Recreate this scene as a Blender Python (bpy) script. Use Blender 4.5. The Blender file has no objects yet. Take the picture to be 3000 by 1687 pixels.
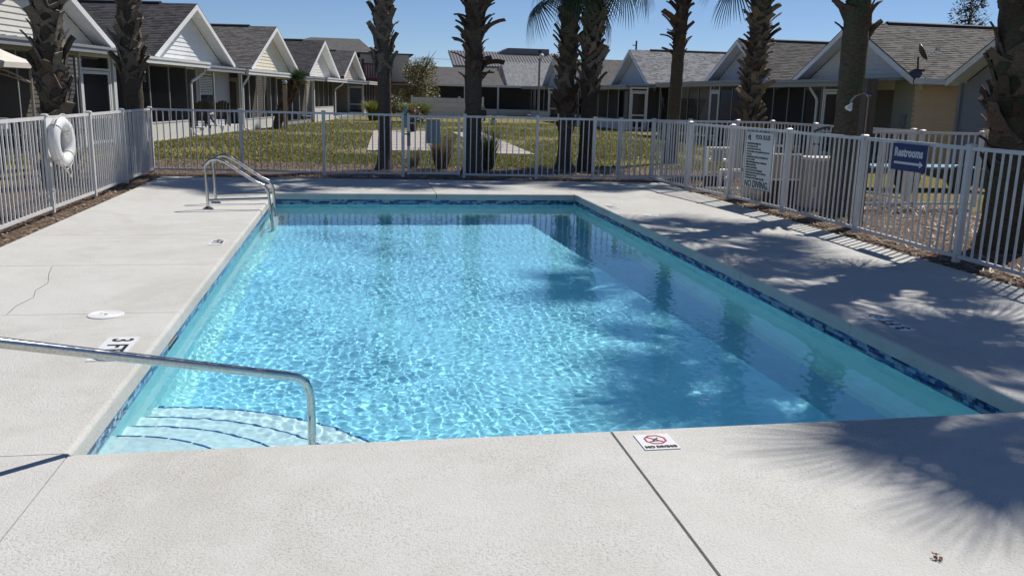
import bpy, bmesh, math, random
import numpy as np
from mathutils import Matrix, Vector, Euler

sc = bpy.context.scene
col = sc.collection
random.seed(7)
R = math.radians

# ------------------------------------------------------------------ camera
def make_camera():
    pitch, roll, yaw = R(12.374), R(1.44), R(10.342)
    z = Vector((0, 0, 1))
    f0 = Vector((math.sin(yaw), math.cos(yaw), 0)); r0 = Vector((math.cos(yaw), -math.sin(yaw), 0))
    fw = f0 * math.cos(pitch) - z * math.sin(pitch); up = z * math.cos(pitch) + f0 * math.sin(pitch)
    r = r0 * math.cos(roll) + up * math.sin(roll); u = -r0 * math.sin(roll) + up * math.cos(roll)
    M = Matrix((r, u, -fw)).transposed().to_4x4(); M.translation = (0, 0, 1.65)
    c = bpy.data.cameras.new('camera'); c.lens = 30.64; c.sensor_width = 36.0
    c.clip_start = 0.05; c.clip_end = 3000
    o = bpy.data.objects.new('camera', c); col.objects.link(o); o.matrix_world = M
    sc.camera = o
make_camera()

# ------------------------------------------------------------------ sky, sun, exposure
SUN_DIR = Vector((0.60, 0.47, 1.0)).normalized()
w = bpy.data.worlds.new('World'); sc.world = w; w.use_nodes = True
wn = w.node_tree
sky = wn.nodes.new('ShaderNodeTexSky'); sky.sky_type = 'NISHITA'; sky.sun_disc = False
sky.sun_elevation = math.asin(SUN_DIR.z)
sky.sun_rotation = math.atan2(SUN_DIR.x, SUN_DIR.y)
sky.altitude = 0; sky.air_density = 0.72; sky.dust_density = 0.0; sky.ozone_density = 5.0
bg = wn.nodes['Background']; bg.inputs['Strength'].default_value = 0.085
wtc = wn.nodes.new('ShaderNodeTexCoord'); wadd = wn.nodes.new('ShaderNodeVectorMath'); wadd.operation = 'ADD'; wadd.inputs[1].default_value = (0, 0, 0.012)
wnm = wn.nodes.new('ShaderNodeVectorMath'); wnm.operation = 'NORMALIZE'
wn.links.new(wtc.outputs['Generated'], wadd.inputs[0]); wn.links.new(wadd.outputs[0], wnm.inputs[0]); wn.links.new(wnm.outputs[0], sky.inputs[0])
wb = wn.nodes.new('ShaderNodeMix'); wb.data_type = 'RGBA'; wb.blend_type = 'MULTIPLY'; wb.inputs[0].default_value = 1.0   # white balance of the whole sky
wb.inputs[7].default_value = (1.0, 1.0, 1.05, 1)
wn.links.new(sky.outputs[0], wb.inputs[6]); wn.links.new(wb.outputs[2], bg.inputs['Color'])
sun = bpy.data.lights.new('sun', 'SUN'); sun.energy = 5.0; sun.angle = R(0.5); sun.color = (1.0, 0.95, 0.88)
so = bpy.data.objects.new('sun', sun); col.objects.link(so)
so.rotation_euler = SUN_DIR.to_track_quat('Z', 'Y').to_euler()
sun.cycles.is_caustics_light = True
vs = sc.view_settings
vs.view_transform = 'Standard'; vs.look = 'None'; vs.exposure = 0.0; vs.gamma = 1.0; vs.use_curve_mapping = False
sc.cycles.use_denoising = True
sc.cycles.use_adaptive_sampling = True; sc.cycles.adaptive_threshold = 0.02
sc.cycles.max_bounces = 7; sc.cycles.diffuse_bounces = 3; sc.cycles.glossy_bounces = 3; sc.cycles.transmission_bounces = 5; sc.cycles.transparent_max_bounces = 12
sc.cycles.sample_clamp_indirect = 6.0

# ------------------------------------------------------------------ materials
MATS = {}
def nodes(name):
    m = bpy.data.materials.new(name); m.use_nodes = True
    return m, m.node_tree, m.node_tree.nodes['Principled BSDF']
def mapping(nt, kind='Object'):
    tc = nt.nodes.new('ShaderNodeTexCoord'); return tc.outputs[kind]
def noise(nt, vec, scale, detail=4, rough=0.55, dist=0.0, stretch=None):
    if stretch is not None:
        mp = nt.nodes.new('ShaderNodeMapping'); mp.inputs['Scale'].default_value = stretch
        nt.links.new(vec, mp.inputs[0]); vec = mp.outputs[0]
    n = nt.nodes.new('ShaderNodeTexNoise'); n.inputs['Scale'].default_value = scale
    n.inputs['Detail'].default_value = detail; n.inputs['Roughness'].default_value = rough; n.inputs['Distortion'].default_value = dist
    nt.links.new(vec, n.inputs['Vector']); return n.outputs[0]
def ramp(nt, fac, stops):
    r = nt.nodes.new('ShaderNodeValToRGB'); e = r.color_ramp.elements
    e[0].position, e[0].color = stops[0][0], (*stops[0][1], 1)
    e[1].position, e[1].color = stops[-1][0], (*stops[-1][1], 1)
    for p, c in stops[1:-1]:
        x = e.new(p); x.color = (*c, 1)
    nt.links.new(fac, r.inputs[0]); return r.outputs[0]
def mix(nt, fac, a, b, mode='MIX'):
    m = nt.nodes.new('ShaderNodeMix'); m.data_type = 'RGBA'; m.blend_type = mode
    for s, v in ((m.inputs[0], fac), (m.inputs[6], a), (m.inputs[7], b)):
        if hasattr(v, 'links'): nt.links.new(v, s)
        elif isinstance(v, (int, float)): s.default_value = v
        else: s.default_value = (*v, 1)
    return m.outputs[2]
def bump(nt, h, strength, dist, normal=None):
    b = nt.nodes.new('ShaderNodeBump'); b.inputs['Strength'].default_value = strength; b.inputs['Distance'].default_value = dist
    nt.links.new(h, b.inputs['Height'])
    if normal is not None: nt.links.new(normal, b.inputs['Normal'])
    return b.outputs[0]
def sc3(c, k): return tuple(min(1, max(0, v * k)) for v in c)

def paint(name, c, rough=0.5, var=0.10, scale=6.0, bmp=0.0, bscale=60, metal=0.0, objvar=0.0, spec=0.5, stretch=None):
    """A painted or plain surface with mild uneven wear; objvar varies the tone from object to object."""
    m, nt, b = nodes(name); v = mapping(nt)
    n = noise(nt, v, scale, 5, stretch=stretch)
    c_out = ramp(nt, n, [(0.3, sc3(c, 1 - var)), (0.7, sc3(c, 1 + var * 0.6))])
    if objvar:
        oi = nt.nodes.new('ShaderNodeObjectInfo')
        k = ramp(nt, oi.outputs['Random'], [(0.0, (1 - objvar,) * 3), (1.0, (1, 1, 1))])
        c_out = mix(nt, 1.0, c_out, k, 'MULTIPLY')
    nt.links.new(c_out, b.inputs['Base Color'])
    b.inputs['Roughness'].default_value = rough; b.inputs['Metallic'].default_value = metal
    b.inputs['Specular IOR Level'].default_value = spec
    if bmp: nt.links.new(bump(nt, noise(nt, v, bscale, 4, stretch=stretch), bmp, 0.01), b.inputs['Normal'])
    MATS[name] = m; return m

def mat_deck():
    m, nt, b = nodes('sprayed_concrete'); v = mapping(nt)
    big = noise(nt, v, 0.9, 5, 0.6)
    mid = noise(nt, v, 5.0, 5, 0.65)
    base = ramp(nt, big, [(0.30, (0.53, 0.526, 0.495)), (0.52, (0.573, 0.570, 0.540)), (0.75, (0.605, 0.603, 0.575))])
    base = mix(nt, 0.22, base, ramp(nt, mid, [(0.35, (0.47, 0.455, 0.41)), (0.65, (0.62, 0.61, 0.58))]))
    # knock-down splatter: flattened islands with pitted channels between
    n1 = noise(nt, v, 78, 3, 0.55, 0.6)
    n2 = noise(nt, v, 190, 3, 0.6)
    isl = ramp(nt, n1, [(0.40, (0, 0, 0)), (0.52, (1, 1, 1))])
    pits = ramp(nt, n2, [(0.30, (0, 0, 0)), (0.5, (1, 1, 1))])
    hgt = mix(nt, 0.45, isl, pits)
    channel_tone = ramp(nt, n1, [(0.36, (0.70, 0.68, 0.64)), (0.46, (1, 1, 1))])  # darker tone in the low channels between the islands
    patch = ramp(nt, noise(nt, v, 1.7, 4, 0.6), [(0.42, (0, 0, 0)), (0.62, (1, 1, 1))])
    channel_tone = mix(nt, patch, channel_tone, (1, 1, 1))
    base = mix(nt, 0.75, base, mix(nt, 1.0, base, channel_tone, 'MULTIPLY'))
    # old splash marks and scuffs
    st = ramp(nt, noise(nt, v, 0.55, 7, 0.68, 0.8), [(0.50, (1, 1, 1)), (0.56, (0.93, 0.925, 0.91)), (0.60, (0.90, 0.89, 0.865)), (0.66, (0.97, 0.97, 0.965))])
    base = mix(nt, 0.8, base, mix(nt, 1.0, base, st, 'MULTIPLY'))
    scf = ramp(nt, noise(nt, v, 2.3, 8, 0.75, 1.2), [(0.70, (0, 0, 0)), (0.78, (0.5,) * 3)])
    base = mix(nt, scf, base, (0.72, 0.72, 0.70))
    nt.links.new(base, b.inputs['Base Color']); b.inputs['Roughness'].default_value = 0.85
    b.inputs['Specular IOR Level'].default_value = 0.25
    nt.links.new(bump(nt, hgt, 0.5, 0.006), b.inputs['Normal'])
    MATS['deck'] = m
mat_deck()

def mat_ground(name, stops, scale, bmp, bscale, stops2=None):
    m, nt, b = nodes(name); v = mapping(nt)
    n = noise(nt, v, scale, 6, 0.7)
    c = ramp(nt, n, stops)
    if stops2:
        c = mix(nt, ramp(nt, noise(nt, v, 0.35, 6, 0.6), [(0.46, (0, 0, 0)), (0.62, (1, 1, 1))]), c, ramp(nt, noise(nt, v, scale * 1.7, 6, 0.7), stops2))
    nt.links.new(c, b.inputs['Base Color']); b.inputs['Roughness'].default_value = 0.95; b.inputs['Specular IOR Level'].default_value = 0.1
    nt.links.new(bump(nt, noise(nt, v, bscale, 6, 0.7), bmp, 0.05), b.inputs['Normal'])
    MATS[name] = m
mat_ground('lawn_soil', [(0.3, (0.125, 0.12, 0.022)), (0.5, (0.21, 0.19, 0.045)), (0.68, (0.31, 0.26, 0.10))], 9, 0.9, 40,
           [(0.35, (0.20, 0.16, 0.095)), (0.65, (0.34, 0.28, 0.19))])
mat_ground('mulch', [(0.28, (0.07, 0.046, 0.032)), (0.5, (0.20, 0.142, 0.102)), (0.66, (0.36, 0.28, 0.21))], 26, 1.0, 55)
mat_ground('path_concrete', [(0.3, (0.36, 0.32, 0.28)), (0.7, (0.50, 0.46, 0.42))], 6, 0.3, 70)

paint('white_paint', (0.67, 0.665, 0.65), 0.42, 0.10, 4, objvar=0.10)
paint('white_trim', (0.78, 0.79, 0.79), 0.5, 0.06, 3)
paint('white_gloss', (0.80, 0.80, 0.79), 0.38, 0.05, 8)
paint('cream_plastic', (0.62, 0.58, 0.50), 0.45, 0.08, 6)
paint('beige_box', (0.42, 0.35, 0.29), 0.6, 0.1, 5)
paint('grey_metal_box', (0.23, 0.25, 0.27), 0.5, 0.08, 5)
paint('dark_wood', (0.10, 0.06, 0.04), 0.8, 0.25, 14, 0.4, 30)
paint('old_wood', (0.105, 0.08, 0.062), 0.85, 0.3, 9, 0.6, 26, stretch=(6, 6, 0.8))
paint('pale_wood', (0.34, 0.27, 0.19), 0.8, 0.2, 9, 0.4, 26, stretch=(6, 6, 0.8))
paint('black_plastic', (0.018, 0.018, 0.02), 0.45, 0.15, 6)
paint('dark_metal', (0.03, 0.03, 0.033), 0.4, 0.1, 6)
paint('red_wood', (0.12, 0.025, 0.02), 0.7, 0.15, 6)
paint('navy_sign', (0.006, 0.026, 0.13), 0.4, 0.08, 6)
paint('sign_white', (0.62, 0.66, 0.66), 0.45, 0.05, 4)
paint('ink', (0.012, 0.012, 0.014), 0.6, 0.1, 8)
paint('red_ink', (0.42, 0.03, 0.05), 0.6, 0.1, 8)
paint('tile_white', (0.76, 0.77, 0.78), 0.35, 0.05, 12)
paint('canvas', (0.66, 0.63, 0.56), 0.9, 0.06, 3)
paint('navy_canvas', (0.03, 0.04, 0.10), 0.9, 0.06, 3)
paint('teal_cloth', (0.02, 0.06, 0.06), 0.7, 0.06, 3)
paint('blue_board', (0.30, 0.55, 0.66), 0.6, 0.06, 3)
paint('brass', (0.5, 0.42, 0.25), 0.4, 0.05, 3)
paint('terra', (0.05, 0.03, 0.025), 0.8, 0.1, 6)
paint('pink_petal', (0.65, 0.10, 0.16), 0.7, 0.1, 6)
paint('dead_leaf', (0.24, 0.11, 0.05), 0.8, 0.2, 60)
paint('rope', (0.62, 0.60, 0.54), 0.9, 0.1, 60)
paint('joint_base', (0.035, 0.033, 0.03), 0.95, 0.3, 30)
paint('roof_metal', (0.17, 0.165, 0.165), 0.45, 0.08, 2)
paint('gutter_white', (0.70, 0.715, 0.725), 0.4, 0.05, 2)
paint('gutter_grey', (0.28, 0.30, 0.33), 0.45, 0.06, 2)
paint('kneewall', (0.68, 0.67, 0.63), 0.6, 0.08, 2)
paint('frame_white', (0.62, 0.64, 0.65), 0.45, 0.05, 2)
paint('mullion_grey', (0.33, 0.34, 0.33), 0.5, 0.05, 2)
paint('door_tan', (0.24, 0.20, 0.165), 0.6, 0.05, 2)
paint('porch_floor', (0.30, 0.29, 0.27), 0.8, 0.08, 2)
paint('curtain', (0.10, 0.10, 0.11), 0.9, 0.1, 3)
paint('ridge', (0.030, 0.030, 0.035), 0.8, 0.15, 6)
for nm, c in (('sid_white', (0.72, 0.73, 0.72)), ('sid_cream', (0.70, 0.64, 0.50)), ('sid_pearl', (0.70, 0.68, 0.61)), ('sid_pink', (0.58, 0.48, 0.40)),
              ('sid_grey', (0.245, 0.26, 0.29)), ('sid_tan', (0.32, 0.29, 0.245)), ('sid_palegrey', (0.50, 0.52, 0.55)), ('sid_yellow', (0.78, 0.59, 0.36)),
              ('sid_sage', (0.38, 0.39, 0.34)), ('sid_stone', (0.40, 0.37, 0.33)), ('sid_brown', (0.22, 0.15, 0.11))):
    paint(nm, c, 0.55, 0.05, 2.5, objvar=0.05)
for nm, c in (('shg_dark', (0.068, 0.067, 0.073)), ('shg_brown', (0.138, 0.130, 0.127)), ('shg_char', (0.092, 0.090, 0.096)),
              ('shg_light', (0.26, 0.265, 0.27)), ('shg_tan', (0.150, 0.142, 0.130)), ('shg_mid', (0.100, 0.095, 0.092))):
    for k, f in ((0, 0.74), (1, 1.0), (2, 1.18)):
        paint('%s%d' % (nm, k), sc3(c, f), 0.92, 0.22, 40, 0.5, 180, spec=0.2)
    # the same roofing where the tabs are too far off to build
    m, nt, b = nodes(nm + '_far'); v = mapping(nt)
    bt = nt.nodes.new('ShaderNodeTexBrick'); bt.inputs['Scale'].default_value = 1.0
    bt.inputs['Brick Width'].default_value = 0.32; bt.inputs['Row Height'].default_value = 0.15; bt.inputs['Mortar Size'].default_value = 0.012
    bt.inputs['Color1'].default_value = (*sc3(c, .75), 1); bt.inputs['Color2'].default_value = (*sc3(c, 1.25), 1); bt.inputs['Mortar'].default_value = (*sc3(c, .45), 1)
    nt.links.new(v, bt.inputs['Vector']); nt.links.new(bt.outputs[0], b.inputs['Base Color']); b.inputs['Roughness'].default_value = 0.92
    MATS[nm + '_far'] = m

def mat_steel():
    m, nt, b = nodes('stainless'); v = mapping(nt)
    b.inputs['Metallic'].default_value = 1.0
    n = noise(nt, v, 90, 4, 0.6)
    nt.links.new(ramp(nt, n, [(0.3, (0.42, 0.41, 0.39)), (0.7, (0.62, 0.61, 0.59))]), b.inputs['Base Color'])
    nt.links.new(ramp(nt, noise(nt, v, 14, 4), [(0.3, (0.09,) * 3), (0.7, (0.20,) * 3)]), b.inputs['Roughness'])
    MATS['steel'] = m
mat_steel()

def mat_water():
    m, nt, b = nodes('water')
    b.inputs['Base Color'].default_value = (0.72, 0.96, 1.0, 1)
    b.inputs['Roughness'].default_value = 0.0; b.inputs['IOR'].default_value = 1.333
    b.inputs['Transmission Weight'].default_value = 1.0
    MATS['water'] = m
mat_water()
paint('plaster_floor_tinted', (0.39, 0.785, 1.0), 0.7, 0.07, 3.0)  # blue of light absorbed by deep water is put into the floor colour
paint('plaster_wall_tinted', (0.50, 0.88, 0.89), 0.7, 0.06, 3.0)  # aqua from light absorbed in the water is put into the wall colour
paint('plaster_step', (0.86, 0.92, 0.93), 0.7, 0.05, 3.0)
paint('grout', (0.42, 0.50, 0.54), 0.8, 0.08, 20)
for k, c in enumerate(((0.010, 0.026, 0.11), (0.022, 0.085, 0.30), (0.09, 0.23, 0.46), (0.30, 0.43, 0.55), (0.035, 0.14, 0.40))):
    paint('glass_tile%d' % k, c, 0.12, 0.25, 30, objvar=0.25)

def mat_screen():
    m = bpy.data.materials.new('insect_screen'); m.use_nodes = True; nt = m.node_tree; nt.nodes.clear()
    o = nt.nodes.new('ShaderNodeOutputMaterial'); mx = nt.nodes.new('ShaderNodeMixShader')
    t = nt.nodes.new('ShaderNodeBsdfTransparent'); t.inputs[0].default_value = (1, 1, 1, 1)
    d = nt.nodes.new('ShaderNodeBsdfDiffuse'); d.inputs[0].default_value = (0.007, 0.007, 0.008, 1)
    mx.inputs[0].default_value = 0.56
    nt.links.new(t.outputs[0], mx.inputs[1]); nt.links.new(d.outputs[0], mx.inputs[2]); nt.links.new(mx.outputs[0], o.inputs[0])
    MATS['screen'] = m
mat_screen()
def mat_glass():
    m, nt, b = nodes('window_glass'); b.inputs['Base Color'].default_value = (0.05, 0.06, 0.07, 1); b.inputs['Roughness'].default_value = 0.05
    MATS['glass'] = m
mat_glass()

def mat_bark(name, c, s, lichen=None):
    m, nt, b = nodes(name); v = mapping(nt)
    n = noise(nt, v, 10, 6, 0.7, 0.4, stretch=s)
    cc = ramp(nt, n, [(0.3, sc3(c, 0.45)), (0.5, c), (0.72, sc3(c, 1.5))])
    if lichen:
        cc = mix(nt, ramp(nt, noise(nt, v, 1.1, 5, 0.7), [(0.44, (0, 0, 0)), (0.60, (0.9,) * 3)]), cc, ramp(nt, n, [(0.3, sc3(lichen, 0.5)), (0.7, sc3(lichen, 1.4))]))
    oi = nt.nodes.new('ShaderNodeObjectInfo')
    cc = mix(nt, 1.0, cc, ramp(nt, oi.outputs['Random'], [(0.0, (0.55, 0.5, 0.46)), (0.5, (0.95, 0.92, 0.9)), (1.0, (1.2, 1.15, 1.1))]), 'MULTIPLY')
    nt.links.new(cc, b.inputs['Base Color']); b.inputs['Roughness'].default_value = 0.9; b.inputs['Specular IOR Level'].default_value = 0.2
    nt.links.new(bump(nt, noise(nt, v, 16, 6, 0.7, stretch=s), 0.9, 0.03), b.inputs['Normal'])
    MATS[name] = m
mat_bark('palm_bark', (0.135, 0.115, 0.092), (1.5, 1.5, 5))
mat_bark('palm_bark_green', (0.15, 0.12, 0.09), (1.5, 1.5, 5), (0.10, 0.125, 0.06))
mat_bark('boot_grey', (0.25, 0.22, 0.18), (7, 1.2, 3))
mat_bark('boot_brown', (0.17, 0.13, 0.10), (7, 1.2, 3))

def mat_leaf(name, c, trans=0.35):
    m = bpy.data.materials.new(name); m.use_nodes = True; nt = m.node_tree; b = nt.nodes['Principled BSDF']
    v = mapping(nt); n = noise(nt, v, 7, 4)
    cc = ramp(nt, n, [(0.3, sc3(c, 0.6)), (0.7, sc3(c, 1.3))])
    nt.links.new(cc, b.inputs['Base Color']); b.inputs['Roughness'].default_value = 0.5
    t = nt.nodes.new('ShaderNodeBsdfTranslucent'); nt.links.new(cc, t.inputs[0])
    mx = nt.nodes.new('ShaderNodeMixShader'); mx.inputs[0].default_value = trans
    nt.links.new(b.outputs[0], mx.inputs[1]); nt.links.new(t.outputs[0], mx.inputs[2])
    nt.links.new(mx.outputs[0], nt.nodes['Material Output'].inputs[0])
    MATS[name] = m
mat_leaf('frond', (0.050, 0.085, 0.040)); mat_leaf('leaf_olive', (0.23, 0.18, 0.035)); mat_leaf('leaf_green', (0.055, 0.10, 0.025))
mat_leaf('leaf_lawn', (0.25, 0.24, 0.045)); mat_leaf('leaf_straw', (0.24, 0.19, 0.11)); mat_leaf('leaf_grass', (0.13, 0.165, 0.04)); mat_leaf('leaf_dark', (0.02, 0.032, 0.02), 0.15)
mat_leaf('straw', (0.42, 0.31, 0.22), 0.1); mat_leaf('bark_chip', (0.25, 0.175, 0.125), 0.0)

# ------------------------------------------------------------------ mesh helpers
class MB:
    """Collects faces for ONE mesh."""
    def __init__(s): s.v = []; s.f = []; s.m = []; s.mats = []
    def mi(s, mat):
        if mat not in s.mats: s.mats.append(mat)
        return s.mats.index(mat)
    def poly(s, pts, mat):
        n = len(s.v); s.v += [tuple(p) for p in pts]; s.f.append(tuple(range(n, n + len(pts)))); s.m.append(s.mi(mat)); return s
    def hexa(s, p, mat):
        n = len(s.v); s.v += [tuple(q) for q in p]; k = s.mi(mat)
        for f in ((3, 2, 1, 0), (4, 5, 6, 7), (0, 1, 5, 4), (1, 2, 6, 5), (2, 3, 7, 6), (3, 0, 4, 7)):
            s.f.append(tuple(n + i for i in f)); s.m.append(k)
        return s
    def box(s, x0, x1, y0, y1, z0, z1, mat):
        return s.hexa([(x0, y0, z0), (x1, y0, z0), (x1, y1, z0), (x0, y1, z0), (x0, y0, z1), (x1, y0, z1), (x1, y1, z1), (x0, y1, z1)], mat)
    def prism(s, pts, ax, a0, a1, mat):
        """Extrude a polygon given in the two other axes along axis ax (0,1,2) from a0 to a1."""
        def P(p, a):
            q = list(p); q.insert(ax, a); return tuple(q)
        n = len(s.v); k = len(pts); mi = s.mi(mat)
        s.v += [P(p, a0) for p in pts] + [P(p, a1) for p in pts]
        s.f.append(tuple(range(n + k - 1, n - 1, -1))); s.m.append(mi)
        s.f.append(tuple(range(n + k, n + 2 * k))); s.m.append(mi)
        for i in range(k):
            j = (i + 1) % k; s.f.append((n + i, n + j, n + k + j, n + k + i)); s.m.append(mi)
        return s
    def beam(s, a, b, w, h, mat, up=(0, 0, 1)):
        a = Vector(a); b = Vector(b); d = (b - a).normalized(); u = Vector(up)
        if abs(d.dot(u)) > 0.98: u = Vector((0, 1, 0))
        r = d.cross(u).normalized() * (w / 2); t = r.cross(d).normalized() * (h / 2)
        return s.hexa([a - r - t, a + r - t, b + r - t, b - r - t, a - r + t, a + r + t, b + r + t, b - r + t], mat)
    def tube(s, pts, rad, mat, seg=10, cap=True):
        P = [Vector(p) for p in pts]; n0 = len(s.v); mi = s.mi(mat); nr = None
        for i, p in enumerate(P):
            d = (P[min(i + 1, len(P) - 1)] - P[max(i - 1, 0)]).normalized()
            if nr is None:
                a = Vector((0, 0, 1)) if abs(d.z) < 0.9 else Vector((1, 0, 0)); nr = d.cross(a).normalized()
            else:
                nr = (nr - d * nr.dot(d)).normalized()
            bn = d.cross(nr); r = rad[i] if isinstance(rad, (list, tuple)) else rad
            for k in range(seg):
                t = 2 * math.pi * k / seg; s.v.append(tuple(p + nr * (r * math.cos(t)) + bn * (r * math.sin(t))))
        for i in range(len(P) - 1):
            for k in range(seg):
                j = (k + 1) % seg
                s.f.append((n0 + i * seg + k, n0 + i * seg + j, n0 + (i + 1) * seg + j, n0 + (i + 1) * seg + k)); s.m.append(mi)
        if cap:
            s.f.append(tuple(n0 + k for k in range(seg - 1, -1, -1))); s.m.append(mi)
            e = n0 + (len(P) - 1) * seg; s.f.append(tuple(e + k for k in range(seg))); s.m.append(mi)
        return s
    def lathe(s, prof, mat, seg=20, c=(0, 0, 0)):
        n0 = len(s.v); mi = s.mi(mat)
        for r, z in prof:
            for k in range(seg):
                t = 2 * math.pi * k / seg; s.v.append((c[0] + r * math.cos(t), c[1] + r * math.sin(t), c[2] + z))
        for i in range(len(prof) - 1):
            for k in range(seg):
                j = (k + 1) % seg; s.f.append((n0 + i * seg + k, n0 + i * seg + j, n0 + (i + 1) * seg + j, n0 + (i + 1) * seg + k)); s.m.append(mi)
        s.f.append(tuple(n0 + k for k in range(seg - 1, -1, -1))); s.m.append(mi)
        e = n0 + (len(prof) - 1) * seg; s.f.append(tuple(e + k for k in range(seg))); s.m.append(mi)
        return s
    def mesh(s, name, smooth=False):
        me = bpy.data.meshes.new(name); me.from_pydata(s.v, [], s.f)
        for mt in s.mats: me.materials.append(MATS[mt])
        me.polygons.foreach_set('material_index', s.m)
        if smooth: me.shade_smooth()
        me.update(); return me
    def build(s, name, parent=None, smooth=False, loc=None, rot=None, kind=None):
        return link(name, s.mesh(name, smooth), parent, loc, rot, kind)
def link(name, me, parent=None, loc=None, rot=None, kind=None):
    o = bpy.data.objects.new(name, me); col.objects.link(o)
    if parent is not None: o.parent = parent
    if loc is not None: o.location = loc
    if rot is not None: o.rotation_euler = rot
    if kind: o['kind'] = kind
    return o
def smooth_angle(o, deg=35):
    me = o.data; me.shade_smooth()
    try: me.set_sharp_from_angle(angle=R(deg))
    except Exception: pass
def tag(o, label=None, cat=None, group=None, kind=None):
    if label: o['label'] = label
    if cat: o['category'] = cat
    if group: o['group'] = group
    if kind: o['kind'] = kind
    return o
def thing(name, label, cat, loc=(0, 0, 0), rz=0.0, group=None):
    o = bpy.data.objects.new(name, None); col.objects.link(o); o.location = loc; o.rotation_euler = (0, 0, rz)
    o.empty_display_size = 0.2
    return tag(o, label, cat, group)
def arc(c, r, a0, a1, n, plane='xz', fixed=0.0):
    out = []
    for i in range(n + 1):
        a = R(a0 + (a1 - a0) * i / n); p, q = c[0] + r * math.cos(a), c[1] + r * math.sin(a)
        out.append({'xz': (p, fixed, q), 'yz': (fixed, p, q), 'xy': (p, q, fixed)}[plane])
    return out
def receiver(o): o.cycles.is_caustics_receiver = True; return o
def text_mesh(s, size, mat, bold=0.0, shear=0.0, xscale=1.0, align='CENTER', spacing=1.0, depth=0.0008):
    c = bpy.data.curves.new('txt', 'FONT'); c.body = s; c.size = size; c.align_x = align; c.align_y = 'CENTER'
    c.offset = bold; c.shear = shear; c.extrude = depth; c.space_character = spacing; c.resolution_u = 3
    o = bpy.data.objects.new('txt', c); col.objects.link(o)
    dg = bpy.context.evaluated_depsgraph_get(); dg.update()
    me = bpy.data.meshes.new_from_object(o.evaluated_get(dg)); bpy.data.objects.remove(o)
    if xscale != 1.0: me.transform(Matrix.Diagonal((xscale, 1, 1, 1)))
    me.materials.clear(); me.materials.append(MATS[mat]); me.name = 'lettering'; return me

# ================================================================== THE SETTING: ground, beds, path, deck, pool
PX0, PX1, PY0, PY1 = -1.31, 3.78, 4.04, 14.85       # edge of the coping
WI = 0.03                                            # coping overhang
WX0, WX1, WY0, WY1 = PX0 - WI, PX1 + WI, PY0 - WI, PY1 + WI
WL = -0.18                                           # water level
def floor_z(y): return WL - (0.82 + (y - PY0) * 0.074)

gm = MB()
HX0, HX1, HY0, HY1 = PX0 - .3, PX1 + .3, PY0 - .3, PY1 + .3    # hole for the pool shell
G = 1200
gz = -0.05
for q in ([(-G, -G), (G, -G), (G, HY0), (-G, HY0)], [(-G, HY1), (G, HY1), (G, G), (-G, G)],
          [(-G, HY0), (HX0, HY0), (HX0, HY1), (-G, HY1)], [(HX1, HY0), (G, HY0), (G, HY1), (HX1, HY1)]):
    gm.poly([(x, y, gz) for x, y in q], 'lawn_soil')
tag(gm.build('ground'), 'mown yellow green lawn between the rows of cottages', 'lawn', kind='structure')

def ragged(pts, amp, step, seed):
    rnd = random.Random(seed); out = []
    for i, p in enumerate(pts):
        q = pts[(i + 1) % len(pts)]; n = max(1, int(math.dist(p, q) / step))
        for k in range(n):
            t = k / n; out.append((p[0] + (q[0] - p[0]) * t + rnd.uniform(-amp, amp), p[1] + (q[1] - p[1]) * t + rnd.uniform(-amp, amp)))
    return out
BEDS = [ragged([(-6.2, 17.0), (9.2, 16.9), (9.4, 20.6), (4.5, 21.2), (2.0, 20.9), (-1.5, 21.6), (-4.0, 22.6), (-6.4, 21)], .28, .7, 1),
        ragged([(-6.6, -4), (-3.3, -4), (-3.3, 18.3), (-6.0, 17.6)], .2, .8, 2),
        ragged([(5.9, -2), (10.4, -2), (10.4, 12.6), (8.9, 16.6), (5.9, 16.7)], .2, .8, 3)]
for i, pts in enumerate(BEDS):
    bm_ = MB(); bm_.poly([(x, y, gz + 0.006 + 0.004 * i) for x, y in pts], 'mulch')
    o = bm_.build('mulch_bed'); tag(o, kind='structure')

# concrete walk beyond the gate: slabs with open joints
pr = thing('garden_path', 'two pale concrete garden walks crossing the lawn behind the pool gate', 'path'); pr['kind'] = 'structure'
def path_strip(a0, a1, b0, b1, n):
    for k in range(n):
        t0, t1 = k / n, (k + 1) / n - 0.012 / n * 6
        L = lambda p, q, t: (p[0] + (q[0] - p[0]) * t, p[1] + (q[1] - p[1]) * t)
        P = [L(a0, a1, t0), L(b0, b1, t0), L(b0, b1, t1), L(a0, a1, t1)]
        m_ = MB(); m_.hexa([(x, y, gz - .05) for x, y in P] + [(x, y, gz + .035) for x, y in P], 'path_concrete'); m_.build('path_slab', pr)
path_strip((0.35, 26.6), (0.85, 41.0), (2.35, 26.8), (3.6, 41.4), 10)
path_strip((4.1, 25.9), (4.45, 40.8), (5.3, 25.8), (5.85, 40.6), 9)

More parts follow.
